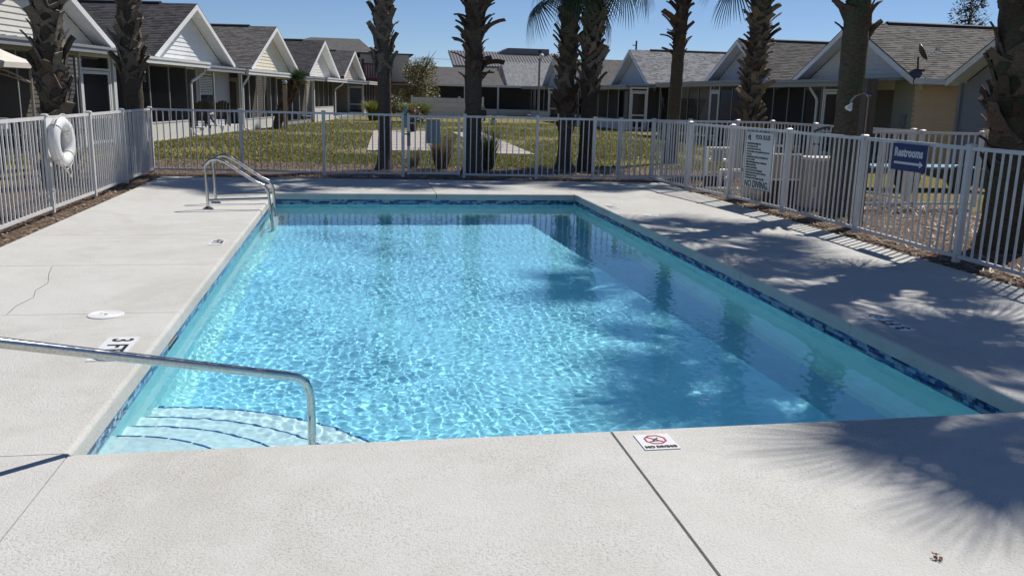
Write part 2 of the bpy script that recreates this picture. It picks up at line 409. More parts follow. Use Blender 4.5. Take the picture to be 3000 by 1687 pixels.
# ------------------------------------------------------------------ deck
deck = thing('pool_deck', 'pale sprayed concrete deck laid in slabs round the pool', 'deck'); deck['kind'] = 'structure'
db = MB()
for q in ([(-3.7, -4), (6.3, -4), (6.3, PY0 - .045), (-3.7, PY0 - .045)], [(-3.7, PY1 + .045), (6.3, PY1 + .045), (6.3, 17.1), (-3.7, 17.7)],
          [(-3.7, PY0 - .045), (PX0 - .045, PY0 - .045), (PX0 - .045, PY1 + .045), (-3.7, PY1 + .045)],
          [(PX1 + .045, PY0 - .045), (6.3, PY0 - .045), (6.3, PY1 + .045), (PX1 + .045, PY1 + .045)]):
    db.poly([(x, y, -0.028) for x, y in q], 'joint_base')
db.build('joint_filler', deck)
def slab(pts, pool_edges=(), nose=0.03):
    bm = bmesh.new()
    vt = [bm.verts.new((x, y, 0.0)) for x, y in pts]; vb = [bm.verts.new((x, y, -0.105)) for x, y in pts]
    bm.faces.new(vt); n = len(pts)
    for i in range(n):
        j = (i + 1) % n; bm.faces.new((vt[j], vt[i], vb[i], vb[j]))
    bm.faces.new(vb[::-1])
    bm.edges.ensure_lookup_table()
    ed = [e for e in bm.edges if {v.index if False else v for v in e.verts} in [{vt[i], vt[(i + 1) % n]} for i in pool_edges]]
    if ed: bmesh.ops.bevel(bm, geom=ed, offset=nose, segments=5, profile=0.5, affect='EDGES')
    bmesh.ops.recalc_face_normals(bm, faces=bm.faces)
    me = bpy.data.meshes.new('deck_slab'); bm.to_mesh(me); bm.free(); me.materials.append(MATS['deck'])
    o = link('deck_slab', me, deck); smooth_angle(o, 50); return o
g1 = 0.003
XL = -3.62
def back_edge(x): return 17.62 - 0.056 * (x - XL)
YL = [PY0, 6.72, 8.63, 10.46, 12.53, 14.7]
for a, b in zip(YL[:-1], YL[1:]):
    slab([(XL, a + g1), (PX0, a + g1), (PX0, b - g1), (XL, b - g1)], (1,))
slab([(XL, 14.7 + g1), (PX0, 14.7 + g1), (PX0, PY1), (PX0 - g1, PY1 + g1), (PX0 - g1, back_edge(PX0)), (XL, back_edge(XL))], (1,))
XB = [PX0, 1.36, 3.70]
slab([(PX0 + g1, PY1), (1.36 - 2 * g1, PY1), (1.36 - 2 * g1, back_edge(1.36)), (PX0 + g1, back_edge(PX0))], (0,))
slab([(1.36 + 2 * g1, PY1), (PX1 - g1, PY1), (3.64, back_edge(3.64)), (1.36 + 2 * g1, back_edge(1.36))], (0,))
YR = [PY0, 6.0, 8.0, 10.1, 12.19, 14.47]
XR = 6.18
for a, b in zip(YR[:-1], YR[1:]):
    slab([(PX1, a + g1), (XR, a + g1), (XR, b - g1), (PX1, b - g1)], (3,))
slab([(PX1, 14.47 + g1), (XR, 14.47 + g1), (XR, back_edge(XR)), (3.64 + 2 * g1, back_edge(3.64)), (PX1 + g1, PY1), (PX1, PY1 - g1)], (5,))
slab([(XL, -4), (PX0 - g1, -4), (PX0 - g1, PY0 - g1), (XL, PY0 - g1)])
slab([(PX0 + g1, -4), (1.245, -4), (1.255, PY0), (PX0 + g1, PY0)], (2,))
slab([(1.259, -4), (XR, -4), (XR, PY0 - g1), (PX1, PY0 - g1), (PX1, PY0), (1.269, PY0)], (4,))
# hairline crack on the left deck
ck = MB(); cpts = [(-2.78, 8.58), (-2.70, 8.25), (-2.60, 7.85), (-2.58, 7.55), (-2.53, 7.3), (-2.55, 7.0), (-2.51, 6.74)]
ck.tube([(x + random.uniform(-.02, .02), y, 0.0) for x, y in cpts], 0.0022, 'joint_base', 5); ck.build('crack', deck)

# ------------------------------------------------------------------ pool shell
pool = thing('swimming_pool', 'rectangular plastered swimming pool sunk in the pale deck', 'pool'); pool['kind'] = 'structure'
def rect(ins, dz, absz=None):
    P = [(WX0 + ins, WY0 + ins), (WX1 - ins, WY0 + ins), (WX1 - ins, WY1 - ins), (WX0 + ins, WY1 - ins)]
    return [(x, y, absz if absz is not None else floor_z(y) + dz) for x, y in P]
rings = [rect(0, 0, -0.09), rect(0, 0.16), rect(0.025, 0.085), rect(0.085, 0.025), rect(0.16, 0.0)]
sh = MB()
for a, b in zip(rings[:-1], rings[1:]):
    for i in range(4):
        j = (i + 1) % 4; sh.poly([a[j], a[i], b[i], b[j]], 'plaster_wall_tinted')
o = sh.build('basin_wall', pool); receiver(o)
fl = MB(); fl.poly(rings[-1], 'plaster_floor_tinted'); receiver(fl.build('basin_floor', pool))
# entry steps, quarter rounds in the near corner
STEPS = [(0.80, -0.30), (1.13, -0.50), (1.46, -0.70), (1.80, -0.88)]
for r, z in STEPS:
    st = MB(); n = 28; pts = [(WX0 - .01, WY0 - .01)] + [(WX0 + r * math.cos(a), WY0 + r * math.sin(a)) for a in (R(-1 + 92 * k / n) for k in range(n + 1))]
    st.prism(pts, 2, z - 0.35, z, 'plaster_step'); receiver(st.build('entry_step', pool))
    m_ = MB(); ang = 0.135 / r; k = 4
    for i in range(k):
        a0, a1 = ang * i / k, ang * (i + 1) / k; r0, r1 = r - 0.010, r + 0.003
        P = [(r0 * math.cos(a0), r0 * math.sin(a0)), (r1 * math.cos(a0), r1 * math.sin(a0)), (r1 * math.cos(a1), r1 * math.sin(a1)), (r0 * math.cos(a1), r0 * math.sin(a1))]
        m_.hexa([(x, y, -.02) for x, y in P] + [(x, y, .004) for x, y in P], 'glass_tile4')
    me = m_.mesh('trim_tile'); cnt = int((math.pi / 2 * r) / 0.142)
    for i in range(cnt):
        receiver(link('trim_tile', me, pool, (WX0, WY0, z), (0, 0, R(2) + i * (R(87) / cnt))))
# waterline mosaic: the nearest 300 tiles are parts, the rest one joined band
TL, TH, TT = 0.050, 0.0245, 0.005
gb = MB()
gb.box(WX0 - .05, WX0 + .003, WY0, WY1, -.245, -.1045, 'grout'); gb.box(WX1 - .003, WX1 + .05, WY0, WY1, -.245, -.1045, 'grout')
gb.box(WX0 + .003, WX1 - .003, WY1 - .003, WY1 + .05, -.245, -.1045, 'grout'); gb.box(WX0 + .003, WX1 - .003, WY0 - .05, WY0 + .003, -.245, -.1045, 'grout')
receiver(gb.build('grout_band', pool))
tiles = []
rt = random.Random(11)
def tone(row, k):
    v = math.sin(k * 0.83 + row * 1.7) + 0.8 * math.sin(k * 0.31 - row * 2.1) + rt.uniform(-1.3, 1.3)
    return 0 if v > 0.9 else 1 if v > 0.35 else 4 if v > 0.0 else 3 if v < -0.9 else (2 if rt.random() < .45 else 3)
for wall in ('L', 'R', 'F', 'N'):
    a, b = (WX0, WX1) if wall in 'FN' else (WY0, WY1)
    for row in range(5):
        z = -0.1085 - TH / 2 - row * (TH + 0.0022); off = (row % 2) * 0.026
        for k in range(int((b - a - .01) / 0.0522)):
            s = a + 0.03 + off + k * 0.0522
            if s > b - 0.03: continue
            if (wall == 'L' and 6.33 < s < 6.67) or (wall == 'R' and 11.62 < s < 11.96): continue
            p = {'L': (WX0 + .005, s, z), 'R': (WX1 - .005, s, z), 'F': (s, WY1 - .005, z), 'N': (s, WY0 + .005, z)}[wall]
            tiles.append((wall, row, p, tone(row, k)))
rank = sorted(range(len(tiles)), key=lambda i: (tiles[i][0] == 'N', (Vector(tiles[i][2]) - Vector((0.3, 0, 1.65))).length + 0.35 * tiles[i][1] + (2.0 if tiles[i][2][1] < 4.35 and tiles[i][0] == 'R' else 0)))
near = set(rank[:300])
tm = [MB().box(-TT / 2, TT / 2, -TL / 2, TL / 2, -TH / 2, TH / 2, 'glass_tile%d' % k).mesh('tile') for k in range(5)]
rest = MB()
for i, (wall, row, p, t) in enumerate(tiles):
    if i in near:
        receiver(link('tile', tm[t], pool, p, (0, 0, 0 if wall in 'LR' else math.pi / 2)))
    else:
        hx, hy = (TT / 2, TL / 2) if wall in 'LR' else (TL / 2, TT / 2)
        rest.box(p[0] - hx, p[0] + hx, p[1] - hy, p[1] + hy, p[2] - TH / 2, p[2] + TH / 2, 'glass_tile%d' % t)
receiver(rest.build('waterline_tile_band', pool, kind='stuff'))
for wall, y0 in (('L', 6.34), ('R', 11.63)):
    x = WX0 + .004 if wall == 'L' else WX1 - .004; d = 1 if wall == 'L' else -1
    sk = MB(); sk.box(min(x, x - d * .10), max(x, x - d * .10), y0, y0 + .32, -.245, -.106, 'black_plastic')  # solid black block stands in for the shade inside the opening
    for k in range(3): sk.box(min(x, x + d * .006), max(x, x + d * .006), y0 + .005, y0 + .315, -.135 - k * .032, -.120 - k * .032, 'grey_metal_box')
    sk.build('skimmer_mouth', pool)

# ------------------------------------------------------------------ water
def make_water():
    x0, x1, y0, y1 = WX0 - .004, WX1 + .004, WY0 - .004, WY1 + .004
    nx, ny = 640, 1360
    X, Y = np.meshgrid(np.linspace(x0, x1, nx), np.linspace(y0, y1, ny))
    rng = np.random.default_rng(5); Z = np.zeros_like(X)
    WX = X + 0.05 * np.sin(1.9 * Y + .7) + .03 * np.sin(4.3 * X + 2.2 * Y); WY = Y + 0.05 * np.sin(2.3 * X + 1.1) + .03 * np.sin(3.7 * Y - 1.6 * X)
    for i in range(110):
        lam = 0.035 * (3.8 ** rng.random()); k = 2 * math.pi / lam; th = rng.uniform(0, 2 * math.pi)
        a = 0.000072 * (lam / 0.10) ** 1.75 * rng.uniform(.5, 1.1)
        Z += a * np.sin(k * (WX * math.cos(th) + WY * math.sin(th)) + rng.uniform(0, 6.28))
    # calmer towards the right hand wall; flatter at the far end to brighten the deep floor
    calm = 1.0 - 0.45 / (1 + np.exp(-(X - 2.6) * 2.2)) - 0.30 / (1 + np.exp(-(Y - 10.5) * .8))
    calm *= 1.0 - 0.4 * np.exp(-((X - WX0) ** 2 + (Y - WY0) ** 2) / 3.2)      # and over the entry steps
    Z = Z * calm
    Z = Z * (0.86 + 0.16 * np.sin(1.7 * X + .9 * Y + 1.0) * np.sin(1.1 * Y - .6 * X) + 0.14 * np.sin(.8 * Y + 2.3 * X + 2))
    fx = np.minimum(np.minimum(X - x0, x1 - X) / .03, 1); fy = np.minimum(np.minimum(Y - y0, y1 - Y) / .03, 1)
    Z = Z * np.clip(fx, 0.3, 1) * np.clip(fy, 0.3, 1) + WL
    v = np.stack([X, Y, Z], -1).reshape(-1, 3).astype(np.float32)
    i = np.arange(nx * ny).reshape(ny, nx)
    f = np.stack([i[:-1, :-1], i[:-1, 1:], i[1:, 1:], i[1:, :-1]], -1).reshape(-1, 4)
    me = bpy.data.meshes.new('water'); me.vertices.add(len(v)); me.vertices.foreach_set('co', v.ravel())
    me.loops.add(f.size); me.loops.foreach_set('vertex_index', f.ravel().astype(np.int32))
    me.polygons.add(len(f)); me.polygons.foreach_set('loop_start', np.arange(0, f.size, 4, dtype=np.int32))
    me.update(calc_edges=True); me.shade_smooth(); me.materials.append(MATS['water'])
    o = link('water', me); tag(o, 'clear rippled blue water filling the pool', 'water', kind='structure')
    o.cycles.is_caustics_caster = True
make_water()

# ------------------------------------------------------------------ ladder and handrail
lad = thing('pool_ladder', 'stainless steel grab rail ladder with braces at the far end of the pool', 'ladder', (-2.04, 12.75, 0))
for dy in (0.0, 0.71):
    pts = [(0, dy, 0), (-.005, dy, .30), (-.015, dy, .54)] + [(p[0], dy, p[2]) for p in arc((0.125, 0.555), 0.145, 172, 62, 9)] + \
          [(0.26, dy, .655), (0.66, dy, .385)] + [(p[0], dy, p[2]) for p in arc((0.655, 0.20), 0.175, 55, 4, 6)] + [(0.845, dy, .0), (0.865, dy, -.2), (0.875, dy, -.75), (0.86, dy, -1.0), (0.80, dy, -1.05)]
    o = MB().tube(pts, 0.0215, 'steel', 12).build('side_rail', lad, smooth=True); smooth_angle(o, 40); receiver(o)
    o = MB().tube([(0.0, dy, .125), (0.825, dy, .155)], 0.019, 'steel', 12).build('brace', lad); smooth_angle(o)
    o = MB().lathe([(.075, 0), (.073, .012), (.045, .026), (.026, .04)], 'steel', 18, (0, dy, .001)).build('flange', lad); smooth_angle(o)
for k in range(3):
    z = -.30 - .26 * k; t = MB(); t.box(.80, .90, .02, .69, z - .012, z + .012, 'white_gloss'); receiver(t.build('tread', lad))
hr = thing('step_handrail', 'stainless steel handrail running down to the entry steps of the pool', 'handrail', (-2.09, 3.34, 0))
hd = Vector((0.759, 0.652, 0))
def hp(h, z): p = hd * h; return (p.x, p.y, z)
pts = [hp(0, 0), hp(0, .66), hp(.035, .735), hp(.10, .785), hp(.18, .79), hp(.6, .651), hp(1.4, .380), hp(2.24, .095), hp(2.31, .068), hp(2.365, .025), hp(2.392, -.04), hp(2.40, -.11), hp(2.40, -.35), hp(2.40, -.70)]
o = MB().tube(pts, 0.0245, 'steel', 14).build('rail', hr); smooth_angle(o, 40); receiver(o)
o = MB().lathe([(.075, 0), (.073, .012), (.045, .026), (.028, .04)], 'steel', 18, (0, 0, .001)).build('flange', hr); smooth_angle(o)

# ------------------------------------------------------------------ markers set in the deck
def octagon(mb, c, r, wid, mat, z0, z1):
    for i in range(8):
        a, b = R(22.5 + 45 * i), R(67.5 + 45 * i)
        P = [(c[0] + rr * math.cos(t), c[1] + rr * math.sin(t)) for rr, t in ((r, a), (r, b), (r - wid, b), (r - wid, a))]
        mb.hexa([(x, y, z0) for x, y in P[::-1]] + [(x, y, z1) for x, y in P[::-1]], mat)
def marker(name, label, loc, rz, length, width, texts, icon=None):
    """Flat enamel plate; its length runs along local x, lettering up along local y."""
    t = thing(name, label, 'depth marker', loc, rz)
    p = MB(); p.box(-length / 2, length / 2, -width / 2, width / 2, 0.0015, 0.005, 'tile_white'); p.build('plate', t)
    for s, x, size, b in texts:
        link('lettering', text_mesh(s, size, 'ink', b, xscale=0.92), t, (x, 0, 0.0065))
    if icon is not None:
        ic = MB(); octagon(ic, (icon, 0), width * .40, width * .055, 'ink', 0.005, 0.0072)
        ic.beam((icon - width * .26, width * .26, .0061), (icon + width * .26, -width * .26, .0061), width * .05, .0022, 'ink'); ic.build('no_diving_symbol', t)
    return t
marker('depth_marker', 'white 3 FT depth marker on the sunny deck behind the handrail', (-1.545, 5.76, 0), -math.pi / 2, .54, .20, [('3', -.19, .185, .003), ('FT', .00, .185, .003)], .19)
marker('depth_marker', 'white 4 FT depth marker on the sunny deck by the tiled edge', (-1.51, 9.91, 0), -math.pi / 2, .36, .15, [('4', -.11, .16, .004), ('FT', .03, .16, .004)])
marker('depth_marker', 'white 5 FT depth marker on the deck beside the ladder', (-1.52, 13.93, 0), -math.pi / 2, .34, .15, [('5', -.11, .16, .004), ('FT', .03, .16, .004)])
marker('depth_marker', 'white 3 FT depth marker lying in palm shade on the deck', (4.085, 5.97, 0), math.pi / 2, .50, .145, [('3', -.185, .16, .004), ('FT', -.02, .16, .004)], .17)
marker('depth_marker', 'small white 4 FT depth marker in dappled palm shade', (4.035, 9.95, 0), math.pi / 2, .32, .13, [('4', -.09, .14, .004), ('FT', .04, .14, .004)])
marker('depth_marker', 'small white 5 FT depth marker on the sunny far corner of the deck', (3.955, 13.15, 0), math.pi / 2, .46, .125, [('5', -.13, .14, .004), ('FT', .02, .14, .004)])
t = thing('no_diving_plate', 'white NO DIVING plate with red octagon at the near edge', 'sign plate', (1.449, 3.852, 0))
MB().box(-.09, .09, -.095, .095, .0015, .005, 'tile_white').build('plate', t)
ic = MB(); octagon(ic, (0, .022), .058, .009, 'red_ink', .005, .0072); ic.build('octagon', t)
MB().beam((-.037, .058, .0061), (.037, -.014, .0061), .008, .0022, 'red_ink').build('slash', t)
dv = MB(); dv.beam((-.018, .004, .0066), (.016, .04, .0066), .009, .002, 'ink'); dv.beam((-.034, .0, .0062), (.03, .004, .0062), .003, .0016, 'ink'); dv.build('diver_mark', t)
link('lettering', text_mesh('NO DIVING', .034, 'ink', .0024, xscale=.90), t, (0, -.068, .0062))
for (x, y), lab in (((-1.83, 6.675), 'round white skimmer lid on the sunny side of the deck'), ((4.255, 12.12), 'round white skimmer lid at the tip of the palm shadows')):
    t = thing('skimmer_lid', lab, 'lid', (x, y, 0))
    o = MB().lathe([(.125, .0005), (.125, .006), (.121, .008)], 'white_gloss', 36).build('cover', t)
    rg = MB()
    for r in (.05, .085, .108): rg.tube([(r * math.cos(a), r * math.sin(a), .0078) for a in (2 * math.pi * k / 32 for k in range(33))], .0014, 'tile_white', 4)
    rg.build('ribs', t); MB().box(-.008, .014, -.022, -.002, .0079, .0093, 'ink').build('finger_hole_patch', t); ho = MB(); ho.box(-.045, -.03, .012, .024, .0079, .0093, 'ink'); ho.build('finger_hole_patch', t)  # raised black patches stand in for the dark inside the holes
lf = MB()
for k in range(12):
    a = k * 2.4; r = random.uniform(.006, .022); c = Vector((r * math.cos(a), r * math.sin(a), random.uniform(.004, .014)))
    lf.poly([c + Vector((random.uniform(-.014, .014), random.uniform(-.014, .014), random.uniform(-.004, .008))) for _ in range(4)], 'dead_leaf')
o = lf.build('dead_leaf', loc=(2.123, 2.634, .001)); tag(o, 'crumpled brown leaf lying alone on the near deck', 'leaf')

# ================================================================== FENCES, GATE, SIGNS, LIFEBUOY
FH = 1.235
post_me = MB().box(-.031, .031, -.031, .031, 0, FH + .02, 'white_paint').mesh('post')
cap_m = MB(); cap_m.box(-.041, .041, -.041, .041, FH + .02, FH + .037, 'white_paint')
n0 = [(-.041, -.041, FH + .0372), (.041, -.041, FH + .0372), (.041, .041, FH + .0372), (-.041, .041, FH + .0372)]
n1 = [(-.02, -.02, FH + .05), (.02, -.02, FH + .05), (.02, .02, FH + .05), (-.02, .02, FH + .05)]
cap_m.hexa(n0 + n1, 'white_paint'); cap_me = cap_m.mesh('post_cap')
pick_me = MB().box(-.0095, .0095, -.0095, .0095, .0865, FH - .0265, 'white_paint').mesh('picket')
def rails(t, a, b, ang):
    L = math.dist(a, b) - .068; m = Vector(((a[0] + b[0]) / 2, (a[1] + b[1]) / 2, 0)) - t.location
    for nm, z, h in (('top_rail', FH - .005, .042), ('bottom_rail', .066, .040)):
        link(nm, MB().box(-L / 2, L / 2, -.016, .016, z - h / 2, z + h / 2, 'white_paint').mesh(nm), t, m, (0, 0, ang))
def fence(label, pts, spacing=0.122, skip=(), ends=(True, True)):
    t = thing('pool_fence', label, 'fence', (*pts[0], 0))
    for i, p in enumerate(pts):
        if (i == 0 and not ends[0]) or (i == len(pts) - 1 and not ends[1]): continue
        d = Vector(pts[min(i + 1, len(pts) - 1)]) - Vector(pts[max(i - 1, 0)]); ang = math.atan2(d.y, d.x)
        loc = Vector((*p, 0)) - t.location
        po = link('post', post_me, t, loc, (0, 0, ang)); link('post_cap', cap_me, po)
    for i, (a, b) in enumerate(zip(pts[:-1], pts[1:])):
        if i in skip: continue
        d = Vector(b) - Vector(a); ang = math.atan2(d.y, d.x); rails(t, a, b, ang)
        n = max(2, round(d.length / spacing))
        for k in range(1, n):
            q = Vector(a) + d * (k / n); link('picket', pick_me, t, Vector((*q, 0)) - t.location, (random.gauss(0, .003), random.gauss(0, .003), ang + random.gauss(0, .03)))
    return t
fence('white picket fence along the sunny side, carrying the lifebuoy', [(-3.95, 6.6), (-3.95, 8.5), (-3.95, 10.45), (-3.95, 12.37), (-3.93, 14.25), (-3.96, 16.3), (-3.97, 18.5)])
fence('white picket fence at the far end, from the lifebuoy fence to the gate', [(-3.97, 18.5), (-2.23, 18.33), (-.61, 18.15), (.96, 17.95)], ends=(False, True))
fence('white picket fence at the far end, from the gate to the sign fence', [(2.20, 17.86), (3.68, 17.72), (4.86, 17.62), (6.08, 17.50)], ends=(True, False))
fence('white picket fence carrying the pool rules and restrooms signs', [(6.08, 17.50), (6.18, 15.71), (6.36, 14.23), (6.50, 12.50), (6.50, 10.46), (6.47, 8.40), (6.46, 6.35), (6.46, 4.3), (6.46, 2.3)])
fence('white picket fence at the back of the equipment yard', [(5.45, 17.74), (7.05, 17.95), (8.15, 18.0), (9.05, 18.2)])
fence('white picket fence at the far side of the equipment yard below the dish', [(9.05, 18.2), (9.2, 16.6), (9.4, 15.2), (9.55, 13.9)], ends=(False, True))
fence('short white picket fence behind the blue restrooms sign', [(8.1, 13.1), (9.2, 13.15), (10.35, 13.2)])

gt = thing('pool_gate', 'white picket gate with a grey panel in the far fence', 'gate', (1.04, 17.935, 0), math.atan2(-.05, 1.08))
for x in (.03, 1.05): MB().box(x - .027, x + .027, -.027, .027, .05, FH + .012, 'white_paint').build('stile', gt)
MB().box(.057, 1.023, -.016, .016, FH - .045, FH - .003, 'white_paint').build('top_rail', gt)
MB().box(.057, 1.023, -.016, .016, .06, .10, 'white_paint').build('bottom_rail', gt)
for k in range(8):
    MB().box(-.0115, .0115, -.0115, .0115, .1005, FH - .0455, 'white_paint').build('picket', gt, loc=(.057 + .966 * (k + 1) / 9, 0, 0))
MB().box(.385, .665, .017, .022, .68, 1.16, 'grey_metal_box').build('panel', gt)
la = MB(); la.box(-.062, .0, -.03, .03, .98, 1.42, 'grey_metal_box'); la.box(-.066, .002, -.033, .033, 1.24, 1.26, 'black_plastic'); la.box(.0, .07, -.034, -.028, .62, .92, 'grey_metal_box'); la.build('latch', gt)
MB().tube([(-.05, -.03, .86), (.06, -.036, .855)], .012, 'dark_metal', 8).build('latch_bar', gt)

def board(name, label, cat, c, ang, wid, hgt, mat):
    """Upright plate facing the pool; local x runs along the lettering, local y is up."""
    t = thing(name, label, cat, c)
    d = Vector((math.cos(ang), math.sin(ang), 0)); up = Vector((0, 0, 1)); n = d.cross(up)
    t.rotation_euler = Matrix((d, up, n)).transposed().to_euler()
    MB().box(-wid / 2, wid / 2, -hgt / 2, hgt / 2, -.002, .002, mat).build('plate', t); return t
s = board('pool_rules_sign', 'tall white POOL RULES sign with dark lettering, ending in NO DIVING', 'sign', (6.395, 13.25, .735), math.atan2(-1.73, .14), .84, .92, 'sign_white')
link('lettering', text_mesh('POOL RULES', .098, 'ink', .0025, xscale=.80), s, (.10, .37, .0035))
link('lettering', text_mesh('NO DIVING.', .150, 'ink', .0035, xscale=.90), s, (0, -.385, .0035))
for k, ln in enumerate(['· SHOWER BEFORE ENTERING POOL', '· POOL HOURS 7 AM - DUSK', '· DO NOT SWALLOW POOL WATER', '· NO FOOD, DRINK, GLASS OR ANIMALS IN POOL OR ON', '  POOL DECK', '· CHILDREN UNDER 12 MUST BE ACCOMPANIED BY AN', '  ADULT AT ALL TIMES', '· SWIM DIAPERS REQUIRED FOR ALL TODDLERS AND', '  BABIES (NO EXCEPTIONS)', '· BATHING LOAD 28 PERSONS', '· DO NOT USE POOL IF ILL WITH DIARRHEA', '· OWNERS & GUESTS ONLY ALLOWED TO USE POOL', '· NO SMOKING IN POOL AREA', '  NO LIFEGUARD ON DUTY. SWIM AT OWN RISK']):
    link('lettering', text_mesh(ln, .037, 'ink', .0012, xscale=.73, align='LEFT'), s, (-.38, .262 - .0425 * k, .0035))
em = MB()
for q in ([(-.32, .42), (-.30, .43), (-.28, .42), (-.30, .405), (-.32, .42)], [(-.345, .40), (-.315, .385), (-.285, .395), (-.265, .38)], [(-.34, .385), (-.35, .35), (-.33, .325), (-.30, .33), (-.285, .35)],
          [(-.31, .385), (-.30, .35), (-.275, .335), (-.27, .31)], [(-.335, .365), (-.305, .36), (-.275, .37)]):
    em.tube([(x, y, .0035) for x, y in q], .0065, 'ink', 6)
em.build('emblem', s)
bd = MB()
for a, b in (((-.415, .455), (.415, .455)), ((-.415, -.455), (.415, -.455)), ((-.415, -.455), (-.415, .455)), ((.415, -.455), (.415, .455))): bd.beam((*a, .003), (*b, .003), .006, .002, 'ink', up=(0, 0, 1))
bd.build('border', s)
s = board('restrooms_sign', 'dark blue Restrooms sign with a white arrow', 'sign', (6.435, 9.40, 1.06), -math.pi / 2, .665, .315, 'navy_sign')
link('lettering', text_mesh('Restrooms', .140, 'sign_white', .0062, xscale=.84, spacing=1.04), s, (-.01, .052, .0035))
ar = MB(); ar.box(-.275, .215, -.083, -.055, .0022, .0034, 'sign_white'); ar.poly([(.215, -.112, .0034), (.285, -.069, .0034), (.215, -.026, .0034)], 'sign_white'); ar.build('arrow', s)

# lifebuoy hanging on the left fence
lb = thing('lifebuoy', 'white ring lifebuoy with grab rope hung on the picket fence', 'lifebuoy', (-3.79, 12.45, .925), R(-4))
RR, rr = .250, .078
tor = MB(); n0 = 0; ns, nt_ = 40, 16; mi = tor.mi('white_gloss')
for i in range(ns):
    a = 2 * math.pi * i / ns
    for k in range(nt_):
        b = 2 * math.pi * k / nt_; r = RR + rr * math.cos(b); tor.v.append((rr * .92 * math.sin(b), r * math.cos(a), r * math.sin(a)))
for i in range(ns):
    for k in range(nt_):
        i2, k2 = (i + 1) % ns, (k + 1) % nt_; tor.f.append((i * nt_ + k, i * nt_ + k2, i2 * nt_ + k2, i2 * nt_ + k)); tor.m.append(mi)
o = tor.build('ring', lb, smooth=True)
for q in range(4):
    a0 = R(45 + 90 * q); bnd = MB()
    bnd.tube([(rr * .95 * math.sin(b), (RR + (rr + .003) * math.cos(b)) * math.cos(a0), (RR + (rr + .003) * math.cos(b)) * math.sin(a0)) for b in (2 * math.pi * k / 20 for k in range(21))], .006, 'rope', 6); bnd.build('rope_band', lb)
    rp = MB(); rp.tube([((rr * .5), (RR + rr + .012 + .02 * math.sin(math.pi * k / 12)) * math.cos(a0 + R(90) * k / 12), (RR + rr + .012 + .02 * math.sin(math.pi * k / 12)) * math.sin(a0 + R(90) * k / 12)) for k in range(13)], .006, 'rope', 6); rp.build('grab_rope', lb)
MB().tube([(.05, .06, -.31), (.06, .10, -.40), (.06, .05, -.47), (.06, .02, -.44), (.06, -.09, -.36), (.05, -.12, -.29)], .008, 'rope', 6).build('line_tail', lb)
MB().tube([(.0, .10, .15), (.03, .16, .09), (.04, .12, .03), (.02, .06, .06), (.02, .08, .14)], .007, 'rope', 6).build('line_loop', lb)
hb = MB(); hb.box(-.115, -.090, -.22, .20, -.20, .30, 'white_gloss'); hb.box(-.094, -.05, -.06, .06, -.02, .10, 'white_gloss'); hb.build('holder', lb)
o = MB().lathe([(.19, 0), (.19, .02)], 'cream_plastic', 24).build('holder_disc', lb, loc=(-.094, 0, 0), rot=(0, R(90), 0))

# ================================================================== COTTAGES
def siding(t, x0, x1, z0, z1, y, mat, clip=None, exp=0.15, name='siding_board'):
    """Lapped boards on a wall facing local -y; clip(z) gives the x range left free at that height."""
    z = z0
    while z < z1 - .02:
        zt = min(z + exp, z1)
        a0, b0 = clip(z) if clip else (x0, x1); a1, b1 = clip(zt) if clip else (x0, x1)
        if b0 - a0 < .05: break
        if b1 - a1 < .02: m_ = (a1 + b1) / 2; a1, b1 = m_ - .01, m_ + .01
        mb = MB(); mb.hexa([(a0, y - .026, z), (b0, y - .026, z), (b0, y + .01, z), (a0, y + .01, z), (a1, y - .003, zt), (b1, y - .003, zt), (b1, y + .01, zt), (a1, y + .01, zt)], mat)
        mb.build(name, t); z += exp
def lap_wall(mb, x0, x1, y, z0, z1, mat, exp=.13):
    """One connected sawtooth surface for walls seen only through screens."""
    z = z0; prof = []
    while z < z1 - .01:
        zt = min(z + exp, z1); prof += [(y - .018, z), (y - .002, zt)]; z += exp
    for (ya, za), (yb, zb) in zip(prof[:-1], prof[1:]): mb.poly([(x0, ya, za), (x1, ya, za), (x1, yb, zb), (x0, yb, zb)], mat)
def slope(t, xe, xm, zb, za, yf, yb, shg, seed, detail=True):
    d = Vector((xm - xe, 0, za - zb)); L = d.length; d.normalize(); n = Vector((-d.z, 0, d.x)) if d.x > 0 else Vector((d.z, 0, -d.x))
    e = Vector((xe, 0, zb)); r = Vector((xm, 0, za))
    P = lambda s, y, h: tuple(e + d * s + n * h + Vector((0, y, 0)))
    m_ = MB(); mat = 'shg_%s_far' % shg if not detail else 'shg_%s0' % shg
    m_.hexa([P(-.05, yf, 0), P(L, yf, 0), P(L, yb, 0), P(-.05, yb, 0), P(-.05, yf, .035), P(L, yf, .035), P(L, yb, .035), P(-.05, yb, .035)], mat)
    o = m_.build('roof_slope', t)
    if not detail: return o
    rnd = random.Random(seed); sh = MB(); ks = [sh.mi('shg_%s%d' % (shg, k)) for k in range(3)]
    s = -.07; row = 0
    while s < L - .01:
        s1 = min(s + .20, L); y = yf - .012 - rnd.uniform(0, .2); step = .145
        y0 = yf - .012
        while y0 < yb:
            ln = rnd.choice((.12, .16, .22, .30)); y1 = min(y0 + ln, yb); h0 = .050 + rnd.choice((0, 0, .006)); k = rnd.choice(ks); b = len(sh.v)
            sh.v += [P(s, y0, h0), P(s, y1, h0), P(s1, y1, .038), P(s1, y0, .038), P(s, y0, .034), P(s, y1, .034)]
            sh.f += [(b, b + 1, b + 2, b + 3), (b + 4, b + 5, b + 1, b)]; sh.m += [k, k]
            y0 = y1
        s += step; row += 1
    sh.build('shingles', o, kind='stuff'); return o
